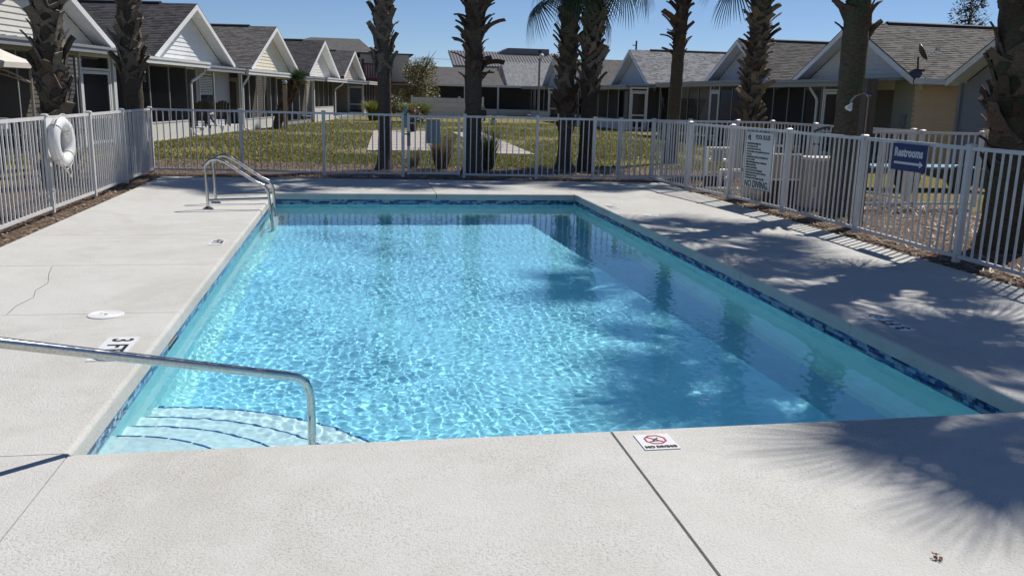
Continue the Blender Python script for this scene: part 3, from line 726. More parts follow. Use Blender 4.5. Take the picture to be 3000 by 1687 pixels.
def gable(t, x0, x1, zb, za, yw, yf, yb, shg, sid, seed, detail=True, trim='white_trim', body=True, bodymat=None, exp=.15, zlow=None, by=2.4):
    xm = (x0 + x1) / 2; ra = slope(t, x0, xm, zb, za, yf, yb, shg, seed, detail); rb = slope(t, x1, xm, zb, za, yf, yb, shg, seed + 50, detail)
    if detail:
        cp = MB(); cp.hexa([(xm - .14, yf + 1.3, za - .02), (xm, yf + 1.3, za + .03), (xm, yb, za + .03), (xm - .14, yb, za - .02), (xm - .14, yf + 1.3, za + .06), (xm, yf + 1.3, za + .105), (xm, yb, za + .105), (xm - .14, yb, za + .06)], 'ridge')
        cp.hexa([(xm, yf + 1.3, za + .03), (xm + .14, yf + 1.3, za - .02), (xm + .14, yb, za - .02), (xm, yb, za + .03), (xm, yf + 1.3, za + .105), (xm + .14, yf + 1.3, za + .06), (xm + .14, yb, za + .06), (xm, yb, za + .105)], 'ridge')
        cp.build('ridge_vent', t)
    k = (za - zb) / (xm - x0)
    for xe, s in ((x0, 1), (x1, -1)):
        rk = MB(); rk.hexa([(xe, yf - .022, zb - .17), (xm, yf - .022, za - .17), (xm, yf + .0, za - .17), (xe, yf + .0, zb - .17), (xe, yf - .022, zb + .012), (xm, yf - .022, za + .012), (xm, yf + .0, za + .012), (xe, yf + .0, zb + .012)], trim); rk.build('rake_board', t)
        sf = MB(); n = 6
        for i in range(n):                      # soffit of narrow vinyl strips
            f0, f1 = i / n, (i + .96) / n; ya, yb_ = yf + .004 + (yw - yf - .01) * f0, yf + .004 + (yw - yf - .01) * f1
            sf.poly([(xe, ya, zb - .15), (xm, ya, za - .15), (xm, yb_, za - .15 + .004), (xe, yb_, zb - .15 + .004)], trim)
        sf.build('soffit', t)
    clip = lambda z: (x0 + .06 + max(0, (z - zb + .16)) / k, x1 - .06 - max(0, (z - zb + .16)) / k)
    siding(t, x0, x1, zlow if zlow is not None else zb - .12, za - .2, yw, sid, clip, exp)
    bk = MB(); bk.prism([(x0 + .3, zb - .3), (x1 - .3, zb - .3), (x1 - .3, zb - .05), (xm, za - .1), (x0 + .3, zb - .05)], 1, yw + .012, yw + .1, sid); bk.build('gable_wall', t)
    if body:
        b = MB(); b.box(x0 + .45, x1 - .45, by, yb - .3, -.05, zb - .05, bodymat or sid); b.build('wall', t)
    return xm
def fascia(t, x0, x1, z, y, mat, h=.17):
    f = MB(); f.prism([(y, z - h), (y + .09, z - h), (y + .12, z), (y - .03, z), (y - .03, z - h * .35), (y, z - h * .5)], 0, x0, x1, mat); f.build('gutter', t)
def proof(t, x0, x1, z, yf, yb, zb, mat='gutter_grey'):
    p = MB(); n = max(2, int((x1 - x0) / .45))
    p.hexa([(x0, yf, z - .07), (x1, yf, z - .07), (x1, yb, zb - .07), (x0, yb, zb - .07), (x0, yf, z - .004), (x1, yf, z - .004), (x1, yb, zb), (x0, yb, zb)], mat)
    for k in range(n + 1):
        x = x0 + (x1 - x0) * k / n; p.beam((x, yf, z + .008), (x, yb, zb + .012), .03, .024, mat)
    p.build('porch_roof', t)
def screens(t, x0, x1, y, zt, kw, n, mul='mullion_grey', knee='kneewall', wide=.035):
    if kw: 
        k = MB(); k.box(x0, x1, y - .04, y + .04, -.05, kw, knee); k.box(x0 - .002, x1 + .002, y - .055, y + .055, kw, kw + .035, 'frame_white'); k.build('knee_wall', t)
    h = MB(); h.box(x0, x1, y - .03, y + .03, zt - .10, zt, mul); h.build('header', t)
    for i in range(n + 1):
        x = x0 + (x1 - x0) * i / n; m_ = MB(); m_.box(x - wide / 2, x + wide / 2, y - .025, y + .025, kw + (.036 if kw else 0), zt - .101, mul); m_.build('mullion', t)
    for i in range(n):
        a, b = x0 + (x1 - x0) * i / n + wide / 2 + .001, x0 + (x1 - x0) * (i + 1) / n - wide / 2 - .001
        s_ = MB(); s_.poly([(a, y, kw + .036), (b, y, kw + .036), (b, y, zt - .101), (a, y, zt - .101)], 'screen'); s_.build('screen_panel', t)
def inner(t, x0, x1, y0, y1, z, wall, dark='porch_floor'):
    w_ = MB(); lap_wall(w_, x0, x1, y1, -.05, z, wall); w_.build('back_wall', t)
    f = MB(); f.box(x0, x1, y0 + .06, y1 - .02, -.04, .10, dark); f.build('porch_slab', t)
def screen_door(t, x0, x1, y, zt, mat='frame_white', axis='x'):
    """A framed screen door; axis 'x' lies along local x at y, axis 'y' lies along local y at x = y argument."""
    e = bpy.data.objects.new('screen_door', None); col.objects.link(e); e.parent = t
    if axis == 'y': e.location = (y, 0, 0); e.rotation_euler = (0, 0, math.pi / 2)
    else: e.location = (0, y, 0)
    w_ = .085
    for x in (x0, x1): MB().box(x - w_ / 2, x + w_ / 2, -.03, .03, .0, zt, mat).build('door_post', e)
    MB().box(x0 + w_ / 2, x1 - w_ / 2, -.028, .028, zt - .09, zt, mat).build('lintel', e)
    a, b = x0 + w_ / 2 + .01, x1 - w_ / 2 - .01
    for x in (a + .035, b - .035): MB().box(x - .035, x + .035, -.02, .02, .06, 2.05, mat).build('stile', e)
    for z in (.11, .80, 2.01): MB().box(a + .071, b - .071, -.02, .02, z - .04, z + .04, mat).build('rail', e)
    MB().box(x0 + w_ / 2, x1 - w_ / 2, -.028, .028, 2.07, 2.13, mat).build('transom', e)
    s_ = MB(); s_.poly([(a + .07, 0, .15), (b - .07, 0, .15), (b - .07, 0, 1.97), (a + .07, 0, 1.97)], 'screen'); s_.poly([(x0 + .05, 0, 2.13), (x1 - .05, 0, 2.13), (x1 - .05, 0, zt - .09), (x0 + .05, 0, zt - .09)], 'screen'); s_.build('screen_panel', e)
def downspout(t, xt, xb, y, zt, yb=None, mat='white_trim'):
    yb = y if yb is None else yb
    m_ = MB(); m_.tube([(xt, y, zt), (xt, y, zt - .10), (xt + (xb - xt) * .12, y + (yb - y) * .1, zt - .20), (xb - (xb - xt) * .1, yb, zt - .50), (xb, yb, zt - .62), (xb, yb, .16), (xb, yb - .06, .05), (xb, yb - .22, .0)], .045, mat, 8); o = m_.build('downspout', t); smooth_angle(o, 40)
def window(t, x0, x1, y, z0, z1, mat='frame_white'):
    e = bpy.data.objects.new('window', None); col.objects.link(e); e.parent = t; e.location = (0, y, 0)
    f = MB()
    for a, b, c, d in ((x0 - .07, x0, z0 - .07, z1 + .07), (x1, x1 + .07, z0 - .07, z1 + .07), (x0, x1, z1, z1 + .07), (x0, x1, z0 - .07, z0), (x0, x1, (z0 + z1) / 2 - .025, (z0 + z1) / 2 + .025)): f.box(a, b, -.05, .0, c, d, mat)
    f.build('frame', e)
    for a, b in ((z0, (z0 + z1) / 2 - .025), ((z0 + z1) / 2 + .025, z1)): g_ = MB(); g_.box(x0, x1, -.03, -.012, a, b, 'glass'); g_.build('pane', e)
    bl = MB(); k = 10
    for i in range(k): z = (z0 + z1) / 2 + .04 + ((z1 - z0) / 2 - .06) * i / k; bl.box(x0 + .01, x1 - .01, -.036, -.031, z, z + .045, 'frame_white')
    bl.build('blind', e, kind='stuff')

ROW_L = (-6.4, 30.1); ANG_L = R(90 - 10.81)
def lrow(u, b=0.0, z=0.0):
    return (ROW_L[0] + u * math.cos(ANG_L) - b * math.sin(ANG_L), ROW_L[1] + u * math.sin(ANG_L) + b * math.cos(ANG_L), z)

# ---- left row: gables face the sun; local x runs away from the camera along the row
c0 = thing('cottage', 'cottage with cream gable and screened porch behind the gazebo, nearest of the sunlit row', 'house', lrow(0), ANG_L)
gable(c0, -10.2, -2.1, 2.70, 4.75, .45, 0, 9, 'char', 'sid_pearl', 1)
proof(c0, -10.3, -2.0, 2.70, -.4, .44, 2.70); fascia(c0, -10.3, -2.0, 2.70, -.43, 'gutter_grey', .19)
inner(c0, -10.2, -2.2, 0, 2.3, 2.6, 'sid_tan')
MB().box(-10.3, -10.2, 0, 2.3, -.04, 2.6, 'sid_pearl').build('end_wall', c0)
screens(c0, -10.2, -4.7, 0, 2.52, .0, 4); screen_door(c0, -4.45, -2.75, 0, 2.52); MB().box(-2.62, -2.45, -.06, .06, 0, 2.52, 'frame_white').build('corner_post', c0)

c1 = thing('cottage', 'cottage with bright white gable and two chairs on its porch', 'house', lrow(0), ANG_L)
gable(c1, .5, 8.46, 2.64, 4.60, .45, 0, 10, 'dark', 'sid_white', 2)
proof(c1, -1.6, 4.3, 2.58, -.42, .44, 2.60, 'gutter_white'); fascia(c1, -1.6, 4.3, 2.58, -.45, 'gutter_white', .20)
proof(c1, 4.31, 8.8, 2.50, -.30, .44, 2.52); fascia(c1, 4.31, 8.8, 2.50, -.33, 'gutter_grey', .20)
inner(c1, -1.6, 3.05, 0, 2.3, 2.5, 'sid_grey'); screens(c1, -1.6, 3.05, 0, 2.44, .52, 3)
w_ = MB(); lap_wall(w_, 5.2, 9.0, .45, .0, 2.5, 'sid_palegrey'); lap_wall(w_, 3.06, 5.2, 2.2, .0, 2.5, 'sid_grey'); w_.poly([(5.2, .45, 0), (5.2, 2.2, 0), (5.2, 2.2, 2.5), (5.2, .45, 2.5)], 'sid_grey'); w_.build('porch_wall', c1)  # recessed wall takes a darker grey to deepen the porch shade
MB().box(3.06, 9.0, -.12, .43, -.04, .24, 'kneewall').build('porch_slab', c1)
MB().box(3.0, 3.05, .05, 2.3, 0, 2.5, 'sid_grey').build('end_wall', c1)
window(c1, 5.5, 6.9, .44, .75, 2.15); downspout(c1, 4.15, 3.2, -.30, 2.40, -.12)
for x in (5.05, 8.3): MB().box(x - .03, x + .03, -.3, -.24, .24, 2.30, 'mullion_grey').build('post', c1)

c2 = thing('cottage', 'cottage with cream yellow gable, between the white gable and the small palm', 'house', lrow(0), ANG_L)
gable(c2, 10.71, 19.14, 2.58, 4.60, .45, 0, 10, 'brown', 'sid_cream', 3)
proof(c2, 8.81, 15.6, 2.48, -.42, .44, 2.52, 'gutter_white'); fascia(c2, 8.81, 15.6, 2.48, -.45, 'gutter_white', .20)
proof(c2, 15.61, 20.8, 2.42, -.3, .44, 2.45); fascia(c2, 15.61, 20.8, 2.42, -.33, 'gutter_grey', .20)
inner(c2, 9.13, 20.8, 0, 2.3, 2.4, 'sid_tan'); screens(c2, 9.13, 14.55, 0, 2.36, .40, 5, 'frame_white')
MB().box(9.08, 9.13, .9, 2.3, 0, 2.4, 'sid_tan').build('end_wall', c2)
screen_door(c2, .06, .92, 9.1, 2.40, 'door_tan', 'y'); MB().box(9.0, 9.12, -.08, .04, 0, 2.34, 'frame_white').build('corner_post', c2)
downspout(c2, 9.3, 8.95, -.30, 2.34, -.14); screens(c2, 14.7, 20.7, .1, 2.3, 0, 4, 'frame_white')

c3 = thing('cottage', 'cottage with ivory gable and white knee wall behind the small palm', 'house', lrow(0), ANG_L)
gable(c3, 21.25, 29.32, 2.60, 4.58, .45, 0, 10, 'dark', 'sid_pearl', 4)
proof(c3, 23.7, 29.5, 2.46, -.42, .44, 2.50, 'gutter_white'); fascia(c3, 23.7, 29.5, 2.46, -.45, 'gutter_white', .22)
proof(c3, 20.9, 23.69, 2.44, -.3, .44, 2.47); fascia(c3, 20.9, 23.69, 2.44, -.33, 'gutter_grey', .20)
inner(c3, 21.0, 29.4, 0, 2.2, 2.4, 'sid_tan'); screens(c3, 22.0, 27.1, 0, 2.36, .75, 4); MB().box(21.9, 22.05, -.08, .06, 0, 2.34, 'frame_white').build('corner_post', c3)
downspout(c3, 29.0, 27.3, -.3, 2.34, -.12)

c4 = thing('cottage', 'farthest cottage of the sunlit row, with pinkish gable and white screen door', 'house', lrow(0), ANG_L)
gable(c4, 30.74, 38.6, 2.66, 4.45, .45, 0, 10, 'char', 'sid_pink', 5)
proof(c4, 29.6, 37.7, 2.46, -.3, .44, 2.50); fascia(c4, 29.6, 37.7, 2.46, -.33, 'gutter_grey', .22)
proof(c4, 37.71, 43.2, 2.48, -.42, .44, 2.50, 'gutter_white'); fascia(c4, 37.71, 43.2, 2.48, -.45, 'gutter_white', .22)
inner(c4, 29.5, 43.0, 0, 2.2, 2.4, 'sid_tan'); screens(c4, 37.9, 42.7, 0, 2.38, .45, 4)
screen_door(c4, .02, 1.16, 37.85, 2.42, 'frame_white', 'y'); MB().box(37.82, 37.88, 1.2, 2.2, 0, 2.4, 'sid_tan').build('end_wall', c4)

# ---- right row: gables face the court and lie in shade; local x runs towards the camera
XR0 = 16.0
def rhouse(label, ya, yb_, zb, za, shg, sid, seed, detail=True, depth=14, body=None, zlow=None):
    t = thing('cottage', label, 'house', (XR0, (ya + yb_) / 2, 0), -math.pi / 2); h = (yb_ - ya) / 2
    gable(t, -h, h, zb, za, .45, 0, depth, shg, sid, seed, detail, bodymat=body, zlow=zlow, by=.56 if zlow is not None else 1.9); return t, h
XR0 = 14.4
t, h = rhouse('cottage with pale shingle roof at the far end of the shaded row', 84.0, 92.0, 2.6, 4.95, 'light', 'sid_palegrey', 10, False, depth=12)
XR0 = 16.0
t, h = rhouse('cottage with grey gable, second farthest of the shaded row, behind the lamp post', 68.3, 76.0, 2.45, 4.75, 'mid', 'sid_palegrey', 11, False)
proof(t, -6, h, 2.5, -1.3, .44, 2.55, 'gutter_grey'); fascia(t, -6, h, 2.5, -1.33, 'gutter_grey', .2); inner(t, -6, h, -1.0, 1.4, 2.4, 'sid_tan')
screens(t, -3.0, h, -1.0, 2.38, .5, 4, 'frame_white'); screen_door(t, -1.0, -.05, h, 2.38, 'frame_white', 'y')
t, h = rhouse('cottage roof with a dark slope, mostly hidden behind the twin palms', 57.3, 64.8, 2.45, 4.3, 'mid', 'sid_palegrey', 12, False)
proof(t, -h, h, 2.45, -1.3, .44, 2.5, 'gutter_grey'); fascia(t, -h, h, 2.45, -1.33, 'gutter_grey', .2); inner(t, -h, h, -1.0, 1.4, 2.4, 'sid_tan'); screens(t, -h, h, -1.0, 2.33, .5, 5, 'frame_white')
t, h = rhouse('cottage with light grey shingle roof and white screen door, right of the twin palms', 47.3, 55.0, 2.45, 4.48, 'light', 'sid_palegrey', 13)
proof(t, -h - 1, h + .1, 2.42, -1.3, .44, 2.5, 'gutter_grey'); fascia(t, -h - 1, h + .1, 2.42, -1.33, 'gutter_grey', .2); inner(t, -h - 1, h, -1.0, 1.6, 2.4, 'sid_tan')
screens(t, -h - 1, h, -1.0, 2.3, .5, 4, 'frame_white'); screen_door(t, -1.0, -.05, h + .02, 2.32, 'frame_white', 'y'); MB().box(h - .02, h + .03, 1.2, 2.4, 0, 2.4, 'sid_tan').build('end_wall', t)
ss = MB(); ss.poly([(h + .02, .0, .1), (h + .02, 1.2, .1), (h + .02, 1.2, 2.3), (h + .02, .0, 2.3)], 'screen'); ss.build('screen_panel', t)
wt = MB(); wt.box(h - .45, h - .42, 2.4, 9, 0, 2.42, 'sid_stone'); wt.build('side_wall', t)
downspout(t, h + .3, h + .5, .6, 2.35, .6, 'grey_metal_box')
t, h = rhouse('cottage with blue grey gable and lattice porch, behind the stubby palm', 32.7, 39.4, 2.48, 4.20, 'mid', 'sid_palegrey', 14)
proof(t, -h - 3.2, h + .1, 2.48, -1.2, .44, 2.52, 'gutter_grey'); fascia(t, -h - 3.2, h + .1, 2.48, -1.23, 'gutter_grey', .2); inner(t, -h - 3.2, h, -.95, 1.8, 2.4, 'sid_grey')
screens(t, -h - 3.2, -.2, -.95, 2.36, .0, 5); screens(t, .85, h, -.95, 2.36, .0, 2); screen_door(t, -.15, .8, -.95, 2.36)
lt = MB()
for k in range(26):
    x = -h - 3.1 + k * .17; lt.beam((x, -.90, .1), (x + 1.45, -.90, 1.75), .03, .012, 'dark_metal', up=(0, 1, 0)); lt.beam((x + 1.45, -.892, .1), (x, -.892, 1.75), .03, .012, 'dark_metal', up=(0, 1, 0))
lt.build('lattice', t, kind='stuff')
t, h = rhouse('cottage with cream gable, tan roof and satellite dish, right of the leaning trunk', 23.6, 31.0, 2.44, 4.26, 'tan', 'sid_pearl', 15, depth=16, body='sid_tan')
proof(t, -h - 1.6, h - .6, 2.42, -1.2, .44, 2.48, 'gutter_grey'); fascia(t, -h - 1.6, h - .6, 2.42, -1.23, 'gutter_grey', .22); inner(t, -h - 1.6, h - 1.6, -.95, 1.6, 2.4, 'sid_tan')
screens(t, -h - 1.6, .35, -.95, 2.3, .0, 5); screen_door(t, .5, 1.5, -.95, 2.3); downspout(t, -.2, .25, -1.1, 2.34, -1.05)
screens(t, 1.6, h - 1.5, -.95, 2.3, .0, 1)
siding(t, h - 1.5, h - .4, 0, 2.42, .43, 'sid_sage')
sw = bpy.data.objects.new('side_wall', None); col.objects.link(sw); sw.parent = t; sw.location = (h - .43, .47, 0); sw.rotation_euler = (0, 0, math.pi / 2)
siding(sw, 0, 6.0, -.05, 2.42, 0, 'sid_yellow'); MB().box(-.06, .04, -.03, .05, -.05, 2.42, 'sid_yellow').build('corner_trim', sw)
MB().box(h + .02, h + .14, .02, 9, 2.29, 2.46, 'white_trim').build('gutter', t)
mt = MB(); mt.box(h - .95, h - .72, .33, .41, 1.05, 1.42, 'grey_metal_box'); mt.tube([(h - .84, .38, 1.05), (h - .84, .38, 0)], .022, 'grey_metal_box', 8); mt.build('meter_box', t)
MB().box(1.9, 2.6, 1.50, 1.56, .1, 2.1, 'door_tan').build('back_door', t)
MB().box(2.05, 2.45, 1.47, 1.499, .9, 1.95, 'glass').build('door_glass', t)
t, h = rhouse('cottage with dark grey siding and white framed window behind the broad trunk', 14.6, 22.1, 2.38, 4.5, 'tan', 'sid_grey', 16, body='sid_grey', zlow=0.0)
window(t, -1.75, -.7, .42, .85, 2.2, 'white_trim'); MB().box(-h + .02, -h + .14, .37, .47, 0, 2.4, 'sid_grey').build('corner_trim', t)

# satellite dish on the tan roof
dz = 2.52
sd = thing('satellite_dish', 'dark grey satellite dish at the foot of the tan roof', 'dish', (16.45, 24.12, 2.76))
o = MB().tube([(0, 0, -.05), (0, 0, .10), (-.02, 0, .20), (-.02, 0, .32)], .028, 'dark_metal', 8).build('mast', sd)
MB().box(-.16, .16, -.14, .14, -.07, -.03, 'dark_metal').build('foot', sd)
dsh = MB(); dsh.lathe([(.0, 0), (.12, .012), (.22, .045), (.32, .10), (.31, .112), (.21, .06), (.10, .025), (.0, .015)], 'dark_metal', 24)
o = dsh.build('reflector', sd, loc=(.0, -.02, .42), rot=(R(62), 0, R(62))); o.scale = (1.0, .85, 1); smooth_angle(o, 40)
MB().tube([(.06, -.03, .22), (.42, -.20, .52)], .014, 'frame_white', 6).build('feed_arm', sd); MB().box(.38, .47, -.27, -.18, .50, .60, 'frame_white').build('feed_horn', sd)

# ---- houses beyond the court
t = thing('far_house', 'two storey beige house with brown hip roof behind the sunlit row', 'house', (-4.0, 92, 0))
MB().box(-5.0, 6.0, -4, 6, 0, 5.0, 'sid_sage').build('wall', t)
hrf = MB()
A = [(-6.0, -5, 4.9), (6.6, -5, 4.9), (6.6, 7, 4.9), (-6.0, 7, 4.9)]; r0, r1 = (-.2, 1, 6.95), (4.6, 1, 6.95)
hrf.poly([A[0], A[1], r1, r0], 'shg_mid_far'); hrf.poly([A[2], A[3], r0, r1], 'shg_mid_far'); hrf.poly([A[1], A[2], r1], 'shg_mid_far'); hrf.poly([A[3], A[0], r0], 'shg_mid_far'); hrf.build('roof', t)
MB().box(-6.05, 6.65, -5.05, 7.05, 4.72, 4.895, 'gutter_white').build('fascia', t)
t = thing('far_house', 'brown house with dark red deck railing behind the feathery bush', 'house', (5.2, 84, 0))
MB().box(-4.2, 8.5, 0, 8, 0, 2.5, 'sid_brown').build('wall', t)
rf = MB(); rf.hexa([(-4.6, -.5, 2.5), (8.8, -.5, 2.5), (8.8, 4, 4.2), (-4.6, 4, 4.2), (-4.6, -.5, 2.6), (8.8, -.5, 2.6), (8.8, 4, 4.32), (-4.6, 4, 4.32)], 'shg_mid_far'); rf.build('roof', t)
MB().box(-4.7, 8.9, -.56, -.5, 2.42, 2.6, 'beige_box').build('fascia', t)
rf = MB(); rf.box(-4.6, -.2, -1.0, 5, 2.7, 5.1, 'sid_stone'); rf.build('upper_wall', t); rf = MB(); rf.box(-4.9, .2, -1.2, 5.4, 5.1, 5.22, 'shg_mid_far'); rf.build('upper_roof', t)
rd = MB(); rd.box(-4.6, -1.8, -2.8, -1.2, 2.55, 2.95, 'red_wood'); rd.build('deck_beam', t)
for x in (-4.4, -1.95): MB().box(x - .12, x + .12, -2.75, -2.5, 0, 4.6, 'red_wood').build('deck_post', t)
MB().box(-4.5, -1.85, -2.7, -2.58, 4.1, 4.24, 'red_wood').build('deck_rail', t)
for k in range(11): MB().box(-.045, .045, -.04, .04, 2.95, 4.1, 'red_wood').build('baluster', t, loc=(-4.2 + k * .22, -2.64, 0))
t = thing('far_house', 'tall grey house with ribbed metal roof at the end of the court', 'house', (16.2, 96, 0))
MB().box(-5.2, 6.5, 0, 9, 0, 4.7, 'sid_stone').build('wall', t)
mr = MB(); mr.hexa([(-5.8, -.7, 4.55), (7, -.7, 4.55), (7, 4.5, 6.3), (-5.8, 4.5, 6.3), (-5.8, -.7, 4.75), (7, -.7, 4.75), (7, 4.5, 6.5), (-5.8, 4.5, 6.5)], 'roof_metal')
for k in range(40): x = -5.7 + k * .325; mr.beam((x, -.72, 4.78), (x, 4.5, 6.53), .06, .07, 'roof_metal')
mr.build('roof', t)
mu = MB(); mu.prism([(-.4, 6.3), (5.6, 6.3), (5.6, 6.95), (.9, 6.95)], 1, 3.8, 7.5, 'roof_metal'); mu.build('raised_ridge', t)
MB().tube([(-5.1, -.1, 4.6), (-5.1, -.1, 0)], .09, 'white_trim', 8).build('downspout', t)
t = thing('far_house', 'low cottage with white patio roof behind the white board fence', 'house', (11.5, 82, 0))
MB().box(-6.5, 8, -3.2, .55, 2.42, 2.60, 'gutter_white').build('patio_roof', t); MB().box(-6.3, 8, -.4, -.3, 0, 2.4, 'sid_grey').build('patio_wall', t)
for x in (-5.2, -1.8, 1.2, 4.5, 7.6): MB().box(x - .07, x + .07, -3.1, -2.96, 0, 2.4, 'frame_white').build('post', t)
for a, b in ((-5.1, -1.9), (-1.7, 1.1), (1.3, 4.4), (4.6, 7.5)): s_ = MB(); s_.poly([(a, -3.03, .5), (b, -3.03, .5), (b, -3.03, 2.4), (a, -3.03, 2.4)], 'screen'); s_.build('screen_panel', t); MB().box(a, b, -3.07, -3.0, 0, .5, 'kneewall').build('knee_wall', t)
wf = thing('board_fence', 'white vinyl board fence in the distance below the feathery bush', 'fence', (4.2, 66, 0))
for k in range(4):
    MB().box(-.08, .08, -.08, .08, 0, 1.55, 'white_paint').build('post', wf, loc=(k * 1.75, 0, 0))
    if k < 3:
        for j in range(4): MB().box(.09, 1.66, -.02, .02, .05 + j * .345, .385 + j * .345, 'white_paint').build('board', wf, loc=(k * 1.75, 0, 0))

# ================================================================== PALMS
def boot_mesh(seed, L, mat, droop=0.0):
    rnd = random.Random(seed); mb = MB(); w0, w1 = .105, .038 + rnd.uniform(0, .018); th = .020
    zs = L * .42
    def out(z):                       # how far the stub leans away from the trunk at height z
        f = max(0, z) / L; return .014 + .10 * L * f + L * (.15 + droop) * f ** 2.4
    def up(z): f = max(0, z) / L; return z * (1 - .30 * droop * f)
    for sgn in (-1, 1):               # the split base clasping the trunk
        a = [(sgn * w0, z_, wd) for z_, wd in ((-.03, .022),)][0]
        x0, x1 = sgn * w0, sgn * .012
        pts = []
        for f in (0, 1):
            z = -.03 + (zs + .03) * f; x = x0 + (x1 - x0) * f; hw = .036 + .014 * f; y = out(z) - (.035 * (1 - f))
            pts.append([(x - hw, -y, up(z)), (x + hw, -y, up(z)), (x + hw, -y + th + .01, up(z)), (x - hw, -y + th + .01, up(z))])
        mb.hexa(pts[0] + pts[1], mat)
    prev = None; n = 4
    for i in range(n + 1):
        f = i / n; z = zs * .85 + (L - zs * .85) * f; hw = (.060 + (w1 - .060) * f); y = out(z); t2 = th * (1 - .35 * f)
        tw = rnd.uniform(-.006, .006)
        ring = [(-hw + tw, -y, up(z)), (hw + tw, -y, up(z)), (hw * .6 + tw, -y + t2 + .01, up(z) + .004), (-hw * .6 + tw, -y + t2 + .01, up(z) + .004)]
        if i == n: ring[0] = (ring[0][0], ring[0][1], ring[0][2] - .03 * rnd.random())
        if prev: mb.hexa(prev + ring, mat)
        prev = ring
    return mb.mesh('leaf_boot')
BOOTS = {m: [boot_mesh(s, L, m, d) for s, L, d in ((1, .30, 0), (2, .36, .05), (3, .42, .12), (4, .34, .2), (5, .46, .05), (6, .50, .3))] for m in ('boot_grey', 'boot_brown')}
def frond_mesh(seed, lp, droop, n=46, rad=.92, mat='frond'):
    """Fan leaf: petiole along +y, then leaflets fused in the middle and split towards drooping tips."""
    rnd = random.Random(seed); mb = MB()
    pet = [(0, lp * f, -.10 * droop * f * f * lp) for f in (0, .35, .7, 1)]
    mb.tube(pet, [.020, .016, .013, .010], mat, 5)
    h = Vector(pet[-1]); base_tilt = -.20 * droop
    def P(a, r):
        x, y = math.sin(a) * r, math.cos(a) * r
        fold = .16 * abs(math.sin(a)) * r                       # V fold about the midrib
        dr = droop * .62 * r * r + .10 * droop * max(0, y)
        return h + Vector((x * .94, y, fold - dr))
    for i in range(n):
        a = R(-148 + 296 * (i + .5) / n) + rnd.uniform(-.015, .015); rl = rad * (.78 + .22 * math.cos(a / 2)) * rnd.uniform(.9, 1.05)
        da = R(296 / n) * .56
        prev = None
        for f, wk in ((.03, 1.0), (.34, 1.0), (.55, .58), (.8, .30), (1.0, .03)):
            r = rl * f; l, c_ = P(a - da * wk, r), P(a + da * wk, r)
            if f > .6: sag = Vector((0, 0, -.16 * droop * (f - .6) / .4)); l += sag; c_ += sag
            if prev: mb.poly([prev[0], prev[1], c_, l], mat)
            prev = (l, c_)
    return mb.mesh('frond')
FRONDS = [frond_mesh(1, .95, .35, rad=.80), frond_mesh(2, 1.05, .65, rad=.80), frond_mesh(3, 1.0, 1.0, rad=.78), frond_mesh(4, .6, .2, 40, .7)]
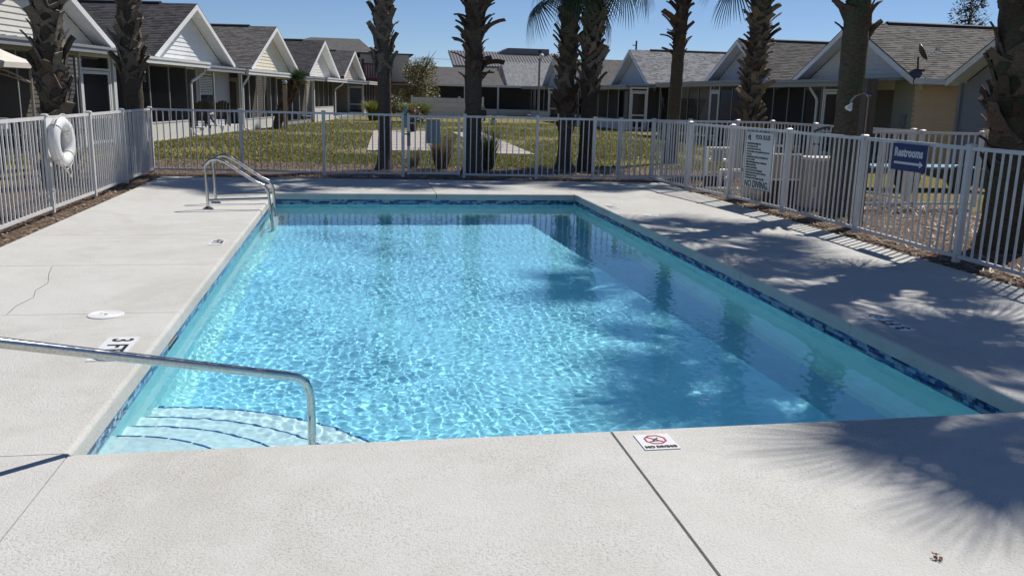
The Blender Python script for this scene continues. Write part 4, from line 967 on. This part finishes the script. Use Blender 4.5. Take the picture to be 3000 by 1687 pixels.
def palm(label, base, H, lean, r0, r1, b0, b1, nb, style='boot_grey', bark='palm_bark', seed=0, crown=30, shag=0.0, bulge=0.0, group='cabbage palms round the pool', size=1.0, low=-40, skirt=0):
    """base xy, trunk height H, lean = xy offset of the head, boots between heights b0 and b1."""
    rnd = random.Random(seed); t = thing('cabbage_palm', label, 'palm tree', (*base, -.05), group=group)
    def axis(z):
        f = z / H; return Vector((lean[0] * f ** 1.25, lean[1] * f ** 1.25, z))
    def rad(z):
        f = z / H; r = r0 + (r1 - r0) * min(1, f * 1.2) + .10 * math.exp(-z / .16)
        return r
    tr = MB(); n = 44; seg = 18; mi = tr.mi(bark)
    for i in range(n + 1):
        z = H * i / n; c = axis(z); r = rad(z) * (1 + .035 * math.sin(z * 61) + .02 * rnd.uniform(-1, 1))
        for k in range(seg):
            a = 2 * math.pi * k / seg; rr_ = r * (1 + .035 * math.sin(3 * a + z * 2) + rnd.uniform(-.03, .03)); tr.v.append((c.x + rr_ * math.cos(a), c.y + rr_ * math.sin(a), z))
    for i in range(n):
        for k in range(seg):
            j = (k + 1) % seg; tr.f.append((i * seg + k, i * seg + j, (i + 1) * seg + j, (i + 1) * seg + k)); tr.m.append(mi)
    tr.build('trunk', t, smooth=True)
    bald = [(rnd.uniform(b0, b1), rnd.uniform(0, 6.28)) for _ in range(3)]
    for i in range(nb):
        z = b0 + (b1 - b0) * (i + rnd.random() * .6) / nb; a = i * 2.39996 + rnd.uniform(-.2, .2); c = axis(z); r = rad(z) - .012
        if any(abs(z - bz) < .16 and math.cos(a - ba) > .35 for bz, ba in bald): continue
        ms = BOOTS[style] if rnd.random() < .75 else BOOTS['boot_brown']
        me = ms[rnd.randrange(6) if shag > .3 else rnd.randrange(5)]
        o = link('leaf_boot', me, t, (c.x + r * math.cos(a), c.y + r * math.sin(a), z))
        tilt = rnd.uniform(-.10, .06) + shag * rnd.uniform(0, .9) + (bulge * math.sin(math.pi * min(1, (z - b0) / max(.1, b1 - b0))))
        roll = (.42 if i % 2 else -.42) * rnd.uniform(.5, 1.15) + shag * rnd.uniform(-.7, .7)
        M = Matrix.Rotation(a + math.pi / 2, 3, 'Z') @ Matrix.Rotation(tilt, 3, 'X') @ Matrix.Rotation(roll, 3, 'Y')
        o.rotation_euler = M.to_euler(); s = rnd.choice((.62, .8, .95, 1.05, 1.2)) * rnd.uniform(.9, 1.1); o.scale = (s * (1.0 if shag > .3 else 1.3) * rnd.uniform(.8, 1.2), s, s * rnd.uniform(.72, 1.0))
    top = axis(H)
    for i in range(crown):
        f = i / max(1, crown - 1); el = R(78 + (low - 78) * f ** .85 + rnd.uniform(-8, 8)); a = i * 2.39996 + rnd.uniform(-.25, .25)
        me = FRONDS[3] if f < .12 else FRONDS[0] if f < .4 else FRONDS[1] if f < .75 else FRONDS[2]
        o = link('frond', me, t, (top.x, top.y, top.z - .25 * f))
        M = Matrix.Rotation(a, 3, 'Z') @ Matrix.Rotation(el, 3, 'X') @ Matrix.Rotation(rnd.uniform(-.5, .5), 3, 'Y')
        o.rotation_euler = M.to_euler(); s = size * rnd.uniform(.72, 1.2); o.scale = (s * rnd.uniform(.8, 1.1), s, s)
    for i in range(skirt):              # old hanging leaves below the head
        z = H - 1.9 - .25 * rnd.random(); c = axis(z); a = i * 2.39996 + 1.9 + rnd.uniform(-.2, .2)
        o = link('frond', FRONDS[2], t, (c.x, c.y, z)); o.rotation_euler = (Matrix.Rotation(a, 3, 'Z') @ Matrix.Rotation(R(-18 - 22 * rnd.random()), 3, 'X')).to_euler(); o.scale = (1.05,) * 3
    return t
palm('thick booted palm trunk rising beside the lifebuoy', (-4.90, 15.9), 7.2, (-.05, .1), .20, .20, .05, 5.3, 150, seed=1, crown=26)
palm('palm trunk with smooth foot before the dark roof, left of the far fence corner', (-4.33, 18.9), 7.2, (-.10, .1), .185, .20, 1.75, 5.3, 120, seed=2, crown=24, low=-30)
palm('slim palm with crossed boots above a bare foot, left of the gate', (.67, 20.1), 7.0, (-.02, .05), .15, .16, 2.15, 5.6, 110, seed=3, crown=22, shag=.08, low=-35, size=1.1)
palm('ragged palm with loose hanging boots, right of the gate', (2.6, 19.6), 7.0, (.0, .05), .185, .19, 2.0, 5.4, 130, 'boot_brown', seed=4, crown=22, shag=.75, low=-35, size=1.1)
palm('left one of the twin booted palms beyond the far fence', (5.02, 20.85), 6.5, (-.02, .0), .165, .18, .9, 5.0, 150, seed=5, crown=24, bulge=.25, size=1.1, skirt=2)
palm('right one of the twin booted palms beyond the far fence', (5.36, 20.15), 6.9, (.16, .0), .165, .20, 1.75, 5.2, 130, seed=6, crown=26, bulge=.12, size=1.2, skirt=9)
palm('slender palm with bare trunk and drooping brown collar', (8.6, 23.2), 6.4, (.12, .0), .17, .165, 2.9, 5.9, 80, 'boot_brown', seed=7, crown=24, shag=.8)
palm('stubby palm thick with boots behind the equipment yard', (9.4, 20.1), 6.9, (.10, .0), .16, .20, .3, 6.4, 240, seed=8, crown=26, bulge=.42, size=1.0, low=-22, skirt=1)
palm('leaning palm with green stained trunk beside the wooden post', (7.42, 12.45), 6.0, (.25, .5), .20, .18, 2.7, 5.7, 40, 'boot_brown', 'palm_bark_green', seed=9, crown=23, shag=.45, size=1.0, low=-28)
palm('broad dark palm trunk at the picture edge by the restrooms sign', (7.88, 9.35), 6.0, (-.30, .3), .30, .26, .9, 5.6, 140, 'boot_brown', 'palm_bark_green', seed=10, crown=29, shag=.18, size=1.15, low=-28)
palm('palm outside the frame whose crown shades the near deck', (8.4, 7.3), 7.5, (.0, .1), .20, .18, 1.5, 5.0, 40, 'boot_brown', seed=12, crown=30, size=1.05, low=-10)

# ================================================================== OTHER PLANTS
def blades(mb, c, n, h, spread, width, mats, rnd, curl=.5):
    for i in range(n):
        a = rnd.uniform(0, 6.283); r = spread * .25 * math.sqrt(rnd.random()); b = Vector((c[0] + r * math.cos(a), c[1] + r * math.sin(a), c[2]))
        hh = h * rnd.uniform(.6, 1.1); o = spread * rnd.uniform(.2, 1.0); m = rnd.choice(mats)
        s = Vector((-math.sin(a), math.cos(a), 0)) * width; d = Vector((math.cos(a), math.sin(a), 0)); prev = None
        for f in (0, .45, .8, 1):
            p = b + d * (o * f ** 1.7) + Vector((0, 0, hh * (f - curl * .45 * f ** 3))); w2 = s * (1 - f * .92)
            if prev: mb.poly([prev[0], prev[1], p + w2, p - w2], m)
            prev = (p - w2, p + w2)
def grass_clump(label, x, y, h, spread, n, mats, seed, w=.012, curl=.5):
    mb = MB(); blades(mb, (0, 0, 0), n, h, spread, w, mats, random.Random(seed), curl); o = mb.build('grass_clump', loc=(x, y, gz)); tag(o, label, 'ornamental grass'); return o
grass_clump('tan dried ornamental grass clump behind the gate', 1.98, 20.4, 1.0, .55, 420, ['straw', 'leaf_straw', 'leaf_straw', 'leaf_olive'], 1)
grass_clump('dark green upright grass clump at the foot of the ragged palm', 3.05, 20.2, 1.25, .45, 300, ['leaf_green', 'leaf_green', 'leaf_straw'], 2)
grass_clump('small dried grass tuft left of the tan clump', 1.35, 20.7, .6, .4, 140, ['leaf_grass', 'straw'], 3)
grass_clump('big green fountain grass on the lawn in front of the white board fence', 3.75, 55, 1.75, 1.6, 900, ['leaf_grass', 'leaf_grass', 'leaf_lawn'], 4, .03, .8)
grass_clump('green fountain grass beside the slim palm in the distance', 1.2, 57, 1.8, 1.2, 500, ['leaf_grass', 'leaf_lawn'], 5, .03, .8)
def leaf_cloud(name, label, cat, loc, blobs, n, size, mats, seed, trunk=None, twigs=0):
    t = thing(name, label, cat, loc); rnd = random.Random(seed); mb = MB()
    for i in range(n):
        bx = rnd.choice(blobs); v = Vector((rnd.gauss(0, 1), rnd.gauss(0, 1), rnd.gauss(0, 1))); v.normalize(); v *= rnd.random() ** .45
        p = Vector(bx[:3]) + Vector((v.x * bx[3], v.y * bx[3], v.z * bx[4])); a = Vector((rnd.gauss(0, 1), rnd.gauss(0, 1), rnd.gauss(0, 1))).normalized(); b = a.orthogonal().normalized(); s = size * rnd.uniform(.6, 1.4)
        mb.poly([p - a * s, p + b * s * .4, p + a * s, p - b * s * .4], rnd.choice(mats))
    mb.build('foliage', t, kind='stuff')
    if trunk: MB().tube([(0, 0, -.1), (0.05, 0, trunk * .5), (0, .05, trunk)], [.12, .09, .05], 'palm_bark', 8).build('trunk', t)
    if twigs:
        tw = MB()
        for i in range(twigs):
            bx = rnd.choice(blobs); a = rnd.uniform(0, 6.28); p = Vector((bx[0], bx[1], bx[2])); q = p + Vector((math.cos(a) * bx[3] * 1.1, math.sin(a) * bx[3] * 1.1, bx[4] * rnd.uniform(.8, 1.5))); tw.tube([p, (p + q) / 2 + Vector((0, 0, .15)), q], [.03, .02, .008], 'palm_bark', 4)
        tw.build('twigs', t, kind='stuff')
    return t
leaf_cloud('feathery_bush', 'tall feathery olive bush rising behind the white board fence', 'bush', (5.0, 68, 0), [(0, 0, 2.7, 1.35, 1.2), (.2, 0, 1.8, 1.3, 1.0), (-.6, 0, 3.3, .9, .9), (.4, .2, 3.6, .85, .9), (-.9, 0, 1.5, .9, .8)], 5200, .085, ['leaf_olive', 'leaf_olive', 'leaf_green', 'leaf_straw'], 7, 2.0, 34)
leaf_cloud('shrub', 'low dark shrub under the red deck', 'bush', (3.0, 70, 0), [(0, 0, .9, 1.0, .8), (.8, 0, .8, .7, .6)], 1500, .09, ['leaf_green', 'leaf_olive', 'leaf_dark'], 8, .7)
leaf_cloud('evergreen_tree', 'dark evergreen tree top rising behind the tan roof', 'tree', (34.2, 46, 0), [(0, 0, 6.4, 1.1, 1.8), (.3, 0, 8.6, .9, 1.7), (-.2, 0, 5.2, 1.2, 1.2)], 3600, .10, ['leaf_dark'], 9, 6.0, 20)
leaf_cloud('round_tree', 'small green tree top peeping over the dark roof by the twin palms', 'tree', (20.8, 75, 0), [(0, 0, 4.6, .6, .7)], 600, .11, ['leaf_green', 'leaf_grass'], 10, 4.2)
# small sago-like palm leaning before the porches
sp = thing('small_palm', 'small leaning fan palm in front of the cottage porches', 'palm tree', (-2.75, 42.0, gz))
MB().tube([(-.8, 0, 0), (-.55, 0, .8), (-.2, 0, 1.5), (.25, 0, 2.15)], [.22, .20, .17, .14], 'boot_brown', 10).build('trunk', sp)
rs = random.Random(3)
for i in range(22):
    a = i * 2.4; el = R(75 - 95 * (i / 22)); o = link('frond', FRONDS[3], sp, (.25, 0, 2.15)); o.rotation_euler = (Matrix.Rotation(a, 3, 'Z') @ Matrix.Rotation(el, 3, 'X')).to_euler(); o.scale = (.52,) * 3
for i in range(16):
    o = link('leaf_boot', BOOTS['boot_brown'][i % 5], sp, (-.7 + .9 * i / 16 + .15 * math.cos(i * 2.4), .17 * math.sin(i * 2.4), .2 + 1.7 * i / 16)); o.rotation_euler = (0, 0, i * 2.4 + math.pi / 2); o.scale = (1.3,) * 3
# potted hibiscus
hp_ = thing('flower_pot', 'dark pot with pink flowers on the walk behind the gate', 'potted plant', (2.62, 40.3, gz + .035))
MB().lathe([(.13, 0), (.18, .32), (.19, .34), (.17, .345)], 'terra', 16).build('pot', hp_)
fb = MB(); rf_ = random.Random(4)
for i in range(420):
    v = Vector((rf_.gauss(0, .22), rf_.gauss(0, .22), .72 + rf_.gauss(0, .18))); a = Vector((rf_.gauss(0, 1), rf_.gauss(0, 1), rf_.gauss(0, 1))).normalized(); b = a.orthogonal().normalized(); fb.poly([v - a * .07, v + b * .035, v + a * .07, v - b * .035], rf_.choice(['leaf_green', 'leaf_dark']))
fb.build('leaves', hp_, kind='stuff')
for i, (x, z) in enumerate(((-.08, .98), (.22, .90), (.30, .62), (.02, .80))):
    fm = MB()
    for k in range(5): a = k * 1.257; c_ = Vector((0, 0, 0)); fm.poly([(0, 0, 0), (.10 * math.cos(a - .5), -.03, .10 * math.sin(a - .5)), (.13 * math.cos(a), -.05, .13 * math.sin(a)), (.10 * math.cos(a + .5), -.03, .10 * math.sin(a + .5))], 'pink_petal')
    fm.build('flower', hp_, loc=(x, -.24, z)).scale = (.7, .7, .7)
# ---- ground cover: lawn blades, mulch chips and straw
def scatter(name, label, cat, gen, n, seed, mats):
    rng = np.random.default_rng(seed); V, F, M = gen(rng, n)
    me = bpy.data.meshes.new(name); me.vertices.add(len(V)); me.vertices.foreach_set('co', V.astype(np.float32).ravel())
    me.loops.add(F.size); me.loops.foreach_set('vertex_index', F.ravel().astype(np.int32)); k = F.shape[1]
    me.polygons.add(len(F)); me.polygons.foreach_set('loop_start', np.arange(0, F.size, k, dtype=np.int32)); me.polygons.foreach_set('material_index', M.astype(np.int32))
    for m in mats: me.materials.append(MATS[m])
    me.update(calc_edges=True); o = link(name, me); tag(o, label, cat, kind='stuff')
def inpoly(x, y, poly):
    P = np.array(poly); c = np.zeros(len(x), bool); j = len(P) - 1
    for i in range(len(P)):
        c ^= ((P[i, 1] > y) != (P[j, 1] > y)) & (x < (P[j, 0] - P[i, 0]) * (y - P[i, 1]) / (P[j, 1] - P[i, 1] + 1e-9) + P[i, 0]); j = i
    return c
def gen_lawn(rng, n):
    y = 20.5 + 36 * rng.random(n) ** 1.7; x = -9 + 24 * rng.random(n); nz = np.sin(x * 1.3 + 1) * np.sin(y * .9) + np.sin(x * .45 - y * .5) * .8 + rng.normal(0, .55, n)
    keep = (nz > -.75) & ~(inpoly(x, y, [(.35, 26.6), (2.35, 26.8), (3.6, 41.4), (.85, 41.0)]) | inpoly(x, y, [(4.1, 25.9), (5.3, 25.8), (5.85, 40.6), (4.45, 40.8)])) & ((x - ROW_L[0]) * math.sin(ANG_L) - (y - ROW_L[1]) * math.cos(ANG_L) > .1) & (x < 14)
    for b in BEDS: keep &= ~(inpoly(x, y, b) & (rng.random(n) > .12))
    x, y = x[keep], y[keep]; n = len(x); a = rng.random(n) * 6.28; h = .03 + .045 * rng.random(n); w = .016 + .012 * rng.random(n)
    V = np.zeros((n, 3, 3)); V[:, 0] = np.stack([x - w * np.cos(a), y - w * np.sin(a), np.full(n, gz)], -1); V[:, 1] = np.stack([x + w * np.cos(a), y + w * np.sin(a), np.full(n, gz)], -1)
    V[:, 2] = np.stack([x + rng.normal(0, .025, n), y + rng.normal(0, .025, n), gz + h], -1)
    return V.reshape(-1, 3), np.arange(3 * n).reshape(-1, 3), rng.choice(3, n, p=[.62, .25, .13])
scatter('lawn_grass', 'short mown grass blades of the lawn', 'grass', gen_lawn, 130000, 1, ['leaf_lawn', 'leaf_grass', 'leaf_straw'])
def gen_mulch(rng, n):
    x = -6.5 + 17 * rng.random(n); y = 2 + 20.5 * rng.random(n); keep = np.zeros(n, bool)
    for b in BEDS: keep |= inpoly(x, y, b)
    keep &= ~((x > XL + .02 - .03 * rng.random(n)) & (x < XR - .02) & (y < 17.62 - .056 * (x - XL) - .05))
    x, y = x[keep], y[keep]; n = len(x); a = rng.random(n) * 6.28; L = .015 + .05 * rng.random(n) ** 2; w = .004 + .008 * rng.random(n); t = rng.normal(0, .35, n)
    dx, dy = np.cos(a), np.sin(a); z = gz + .02 + .02 * rng.random(n)
    V = np.zeros((n, 4, 3))
    for k, (s, q) in enumerate(((-1, -1), (1, -1), (1, 1), (-1, 1))):
        V[:, k] = np.stack([x + s * L * dx - q * w * dy, y + s * L * dy + q * w * dx, z + s * L * t * .5], -1)
    return V.reshape(-1, 3), np.arange(4 * n).reshape(-1, 4), rng.choice(3, n, p=[.5, .3, .2])
scatter('mulch_chips', 'loose bark mulch and pine straw round the fences', 'mulch', gen_mulch, 90000, 2, ['bark_chip', 'straw', 'leaf_straw'])

# ================================================================== EQUIPMENT YARD AND SMALL THINGS
t = thing('filter_tank', 'cream pool filter tank behind the pool rules sign', 'tank', (7.05, 14.6, gz))
o = MB().lathe([(.20, 0), (.24, .05), (.27, .12), (.27, .80), (.24, .98), (.16, 1.08), (.06, 1.13)], 'cream_plastic', 24).build('vessel', t); smooth_angle(o, 50)
MB().lathe([(.275, .50), (.285, .51), (.285, .55), (.275, .56)], 'grey_metal_box', 24).build('clamp_band', t)
MB().lathe([(.05, 1.13), (.05, 1.18), (.03, 1.2)], 'dark_metal', 12).build('valve', t)
t = thing('pump', 'white pipe manifold and pump seen through the sign fence', 'pump', (6.75, 15.6, gz))
MB().tube([(-.25, 0, .22), (.25, 0, .22)], .11, 'black_plastic', 14).build('motor', t)
for i, pts in enumerate(([(-.2, .1, .05), (-.2, .1, .85), (.25, .1, .85), (.25, .1, .2)], [(-.2, .1, .62), (.25, .1, .62)], [(0, -.1, .1), (0, -.1, .45), (.35, -.1, .45), (.35, -.6, .45)], [(-.3, -.15, .12), (.4, -.5, .12)])): MB().tube(pts, .032, 'white_gloss', 10).build('pipe', t)
MB().box(-.10, .08, .02, .12, .60, .82, 'grey_metal_box').build('valve_box', t)
t = thing('heater', 'beige pool heater cabinet with white lid behind the sign fence', 'heater', (7.62, 13.45, gz))
MB().box(-.30, .30, -.27, .27, .02, .80, 'beige_box').build('cabinet', t); MB().box(-.33, .33, -.30, .30, .80, .85, 'cream_plastic').build('lid', t); MB().box(-.26, -.20, -.29, -.272, .2, .38, 'cream_plastic').build('label_plate', t)
t = thing('control_stand', 'beige control panel on dark wooden posts beside the heater', 'control panel', (6.98, 13.62, gz))
for x in (-.24, .24): MB().box(x - .045, x + .045, -.03, .05, 0, .95, 'dark_wood').build('post', t)
MB().box(-.30, .30, -.12, -.031, .48, .86, 'beige_box').build('panel', t); MB().box(-.32, .32, -.14, .0, .861, .885, 'cream_plastic').build('hood', t); MB().box(-.31, .31, -.13, -.03, .45, .48, 'white_gloss').build('ledge', t)
MB().box(-.19, .19, -.02, .03, .03, .45, 'dark_wood').build('back_board', t)
t = thing('hand_truck', 'dark teal hand truck with curved handles behind the heater', 'hand truck', (8.25, 14.6, gz))
for x in (-.17, .17): MB().tube([(x, 0, .1), (x, .05, 1.15), (x + .03, .02, 1.24), (x + .12, -.12, 1.30), (x + .18, -.2, 1.31)], .022, 'teal_cloth', 8).build('handle', t)
for z in (.35, .7, 1.0): MB().beam((-.17, .02, z), (.17, .02, z), .03, .03, 'teal_cloth').build('cross_bar', t)
MB().box(-.22, .22, -.22, .02, .03, .06, 'teal_cloth').build('toe_plate', t)
for x in (-.24, .24): MB().tube([(x - .03, .1, .12), (x + .03, .1, .12)], .12, 'black_plastic', 16).build('wheel', t)
t = thing('outdoor_shower', 'weathered wooden post with chrome shower arm beside the leaning palm', 'shower', (6.92, 11.15, gz))
MB().box(-.075, .075, -.07, .07, 0, 2.05, 'old_wood').build('post', t)
MB().tube([(-.06, -.09, 1.83), (-.16, -.10, 1.86), (-.27, -.11, 1.82), (-.34, -.12, 1.74)], .013, 'steel', 8).build('arm', t)
o = MB().lathe([(.012, .10), (.02, .07), (.045, .03), (.05, 0), (.0, -.002)], 'white_gloss', 16).build('shower_head', t, loc=(-.36, -.12, 1.64), rot=(R(0), R(30), 0)); smooth_angle(o)
MB().tube([(-.055, -.085, 1.83), (-.055, -.085, .5), (-.055, -.085, 0)], .010, 'pale_wood', 6).build('pipe', t); MB().lathe([(.03, 0), (.034, .01), (.03, .02)], 'steel', 12).build('collar', t, loc=(-.055, -.085, 1.82))
MB().box(-.08, -.03, -.12, -.075, .95, 1.06, 'white_gloss').build('tap', t)
t = thing('utility_trailer', 'low dark trailer loaded with pale blue boards behind the restrooms sign', 'trailer', (11.6, 16.6, gz))
MB().box(-1.5, 1.5, -.5, .5, .38, .48, 'dark_metal').build('bed', t)
for x in (-1.5, 1.4): MB().box(x, x + .08, -.5, .5, .48, .85, 'dark_metal').build('end_gate', t)
for k in range(3): MB().box(-1.3 + .15 * k, 1.1 + .1 * k, -.42 + .28 * k, -.25 + .28 * k, .485, .505, 'blue_board').build('board', t)
for x in (-.6, .6): MB().tube([(x, -.6, .28), (x, -.52, .28)], .28, 'black_plastic', 20).build('wheel', t)
MB().tube([(-1.5, 0, .43), (-2.4, 0, .40)], .035, 'dark_metal', 8).build('tow_bar', t)
# gazebo on the left
t = thing('gazebo', 'gazebo with two tiered cream canopy at the left edge', 'gazebo', (-7.75, 17.9, gz), ANG_L)
hw = 1.3
for x in (-hw, hw):
    for y in (-hw, hw): MB().tube([(x, y, 0), (x, y, 1.98)], .03, 'beige_box', 8).build('post', t)
def tier(nm, w0, z0, w1, z1, mat):
    m_ = MB(); A = [(-w0, -w0), (w0, -w0), (w0, w0), (-w0, w0)]; B = [(-w1, -w1), (w1, -w1), (w1, w1), (-w1, w1)]; n = 5
    for i in range(4):
        j = (i + 1) % 4
        for k in range(n):
            f0, f1 = k / n, (k + 1) / n; sag = lambda f: -.10 * math.sin(math.pi * f) * (z1 - z0)
            L = lambda P, Q, f: (P[0] + (Q[0] - P[0]) * f, P[1] + (Q[1] - P[1]) * f, z0 + (z1 - z0) * f + sag(f))
            m_.poly([L(A[i], B[i], f0), L(A[j], B[j], f0), L(A[j], B[j], f1), L(A[i], B[i], f1)], mat)
        m_.poly([(*A[j], z0), (*A[i], z0), (*A[i], z0 - .10), (*A[j], z0 - .10)], mat)
    m_.build(nm, t)
tier('canopy', hw + .12, 2.10, .72, 2.52, 'canvas'); tier('canopy_top', .86, 2.58, .04, 2.92, 'canvas')
for i in range(4):
    a = i * math.pi / 2; ar_ = MB(); ar_.tube([(-hw + 2 * hw * k / 12, -hw, 1.72 + .26 * math.sin(math.pi * k / 12)) for k in range(13)], .016, 'beige_box', 6)
    for k in (2, 4, 6, 8, 10): ar_.tube([(-hw + 2 * hw * k / 12, -hw, 1.72 + .26 * math.sin(math.pi * k / 12)), (-hw + 2 * hw * k / 12, -hw, 2.05)], .008, 'beige_box', 5)
    ar_.build('arch', t, rot=(0, 0, a))
t = thing('patio_table', 'dark patio table with a white patterned pot under the gazebo', 'table', lrow(-11.4, -1.8, gz), ANG_L)
MB().lathe([(.5, .70), (.5, .73)], 'dark_metal', 24).build('top', t); MB().lathe([(.25, 0), (.05, .06), (.04, .70)], 'dark_metal', 14).build('pedestal', t)
o = MB().lathe([(.10, .73), (.17, .85), (.16, 1.02), (.19, 1.05)], 'sign_white', 16).build('pot', t)
for i, (u, b) in enumerate(((-12.4, -1.6), (-10.6, -2.0))):
    t = thing('patio_chair', ('dark patio chair under the gazebo near the picture edge', 'dark patio chair under the gazebo beside the palm trunk')[i], 'chair', lrow(u, b, gz), ANG_L + (0.4, 2.8)[i])
    MB().box(-.25, .25, -.25, .25, .40, .45, 'dark_metal').build('seat', t); MB().box(-.25, .25, .21, .25, .45, .95, 'dark_metal').build('backrest', t)
    for x in (-.22, .22):
        for y in (-.22, .22): MB().box(x - .02, x + .02, y - .02, y + .02, 0, .40, 'dark_metal').build('leg', t)
        MB().box(x - .025, x + .025, -.24, .21, .62, .66, 'dark_metal').build('arm', t)
# adirondack chairs on the porch of the white gabled cottage
for i, u in enumerate((4.2, 6.4)):
    t = thing('adirondack_chair', ('black slatted porch chair nearer the downspout', 'black slatted porch chair in front of the window')[i], 'chair', lrow(u, .02, .24), ANG_L + 2.2)
    for k in range(5): x = -.22 + .11 * k; m_ = MB(); m_.hexa([(x - .048, .18, .25), (x + .048, .18, .25), (x + .048, .20, .25), (x - .048, .20, .25), (x - .05, .45, .98 - .02 * (k - 2) ** 2), (x + .05, .45, .98 - .02 * (k - 2) ** 2), (x + .05, .47, .98 - .02 * (k - 2) ** 2), (x - .05, .47, .98 - .02 * (k - 2) ** 2)], 'black_plastic'); m_.build('back_slat', t)
    for k in range(5): y = -.32 + .11 * k; MB().box(-.27, .27, y, y + .095, .36 - .026 * k, .38 - .026 * k, 'black_plastic').build('seat_slat', t)
    for x in (-.32, .32): MB().box(x - .06, x + .06, -.40, .28, .55, .575, 'black_plastic').build('arm', t); MB().box(x - .02, x + .02, -.36, -.28, 0, .55, 'black_plastic').build('front_leg', t); m_ = MB(); m_.beam((x * .85, -.30, .32), (x * .85, .45, .03), .025, .10, 'black_plastic'); m_.build('rear_leg', t)
# lamp posts
t = thing('lamp_post', 'tall thin grey lamp post beyond the far lawn', 'lamp post', (9.35, 45, gz))
MB().tube([(0, 0, 0), (0, 0, 3.55)], .055, 'grey_metal_box', 10).build('pole', t); MB().box(-.07, .07, -.07, .07, 3.55, 3.62, 'grey_metal_box').build('collar', t)
o = MB().lathe([(.05, 0), (.13, .10), (.13, .18), (.05, .28)], 'frame_white', 14).build('globe', t, loc=(.08, -.05, 3.60)); MB().box(-.08, .06, -.06, .06, 3.88, 4.02, 'black_plastic').build('camera_head', t)
t = thing('bollard_lamp', 'wooden bollard with a small lamp before the porches', 'lamp post', (-3.05, 41.2, gz)); MB().box(-.09, .09, -.09, .09, 0, 1.95, 'pale_wood').build('post', t); MB().lathe([(.06, 1.95), (.13, 2.02), (.13, 2.10), (.05, 2.17)], 'steel', 14).build('lamp', t)
for i in range(3):
    z, y = ((6.2, 118), (5.0, 112), (4.2, 108))[i]
    o = MB().tube([(-60 + 20 * k, y, z + .25 * ((k - 4) / 4) ** 2) for k in range(10)], .022, 'dark_metal', 4).build('power_line'); tag(o, ('highest power line crossing the sky above the bush', 'middle power line crossing the sky behind the bush', 'lowest power line crossing the sky behind the bush')[i], 'power line')
t = thing('utility_pole', 'utility pole standing above the light grey roof', 'utility pole', (35.3, 110, 0)); MB().tube([(0, 0, 0), (0, 0, 8.9)], [.16, .12], 'old_wood', 8).build('pole', t); MB().box(-.5, .1, -.06, .06, 8.3, 8.4, 'old_wood').build('cross_arm', t)
for (x, y), lab in (((8.2, 52.5), 'small planter by the shaded porches'),):
    t = thing('planter', lab, 'planter', (x, y, gz)); MB().lathe([(.16, 0), (.22, .3), (.2, .31)], 'cream_plastic', 14).build('pot', t); m_ = MB(); blades(m_, (0, 0, .28), 60, .5, .35, .02, ['leaf_green'], random.Random(2)); m_.build('leaves', t)
t = thing('grill', 'black covered grill by the ragged palm in the distance', 'grill', (8.4, 60.5, gz)); MB().box(-.9, .5, -.3, .3, .35, .75, 'black_plastic').build('cabinet', t); MB().box(-.6, .4, -.3, .3, .751, 1.0, 'grey_metal_box').build('lid', t)
for x in (-.8, .4): MB().box(x - .04, x + .04, -.25, .25, 0, .35, 'black_plastic').build('leg', t)
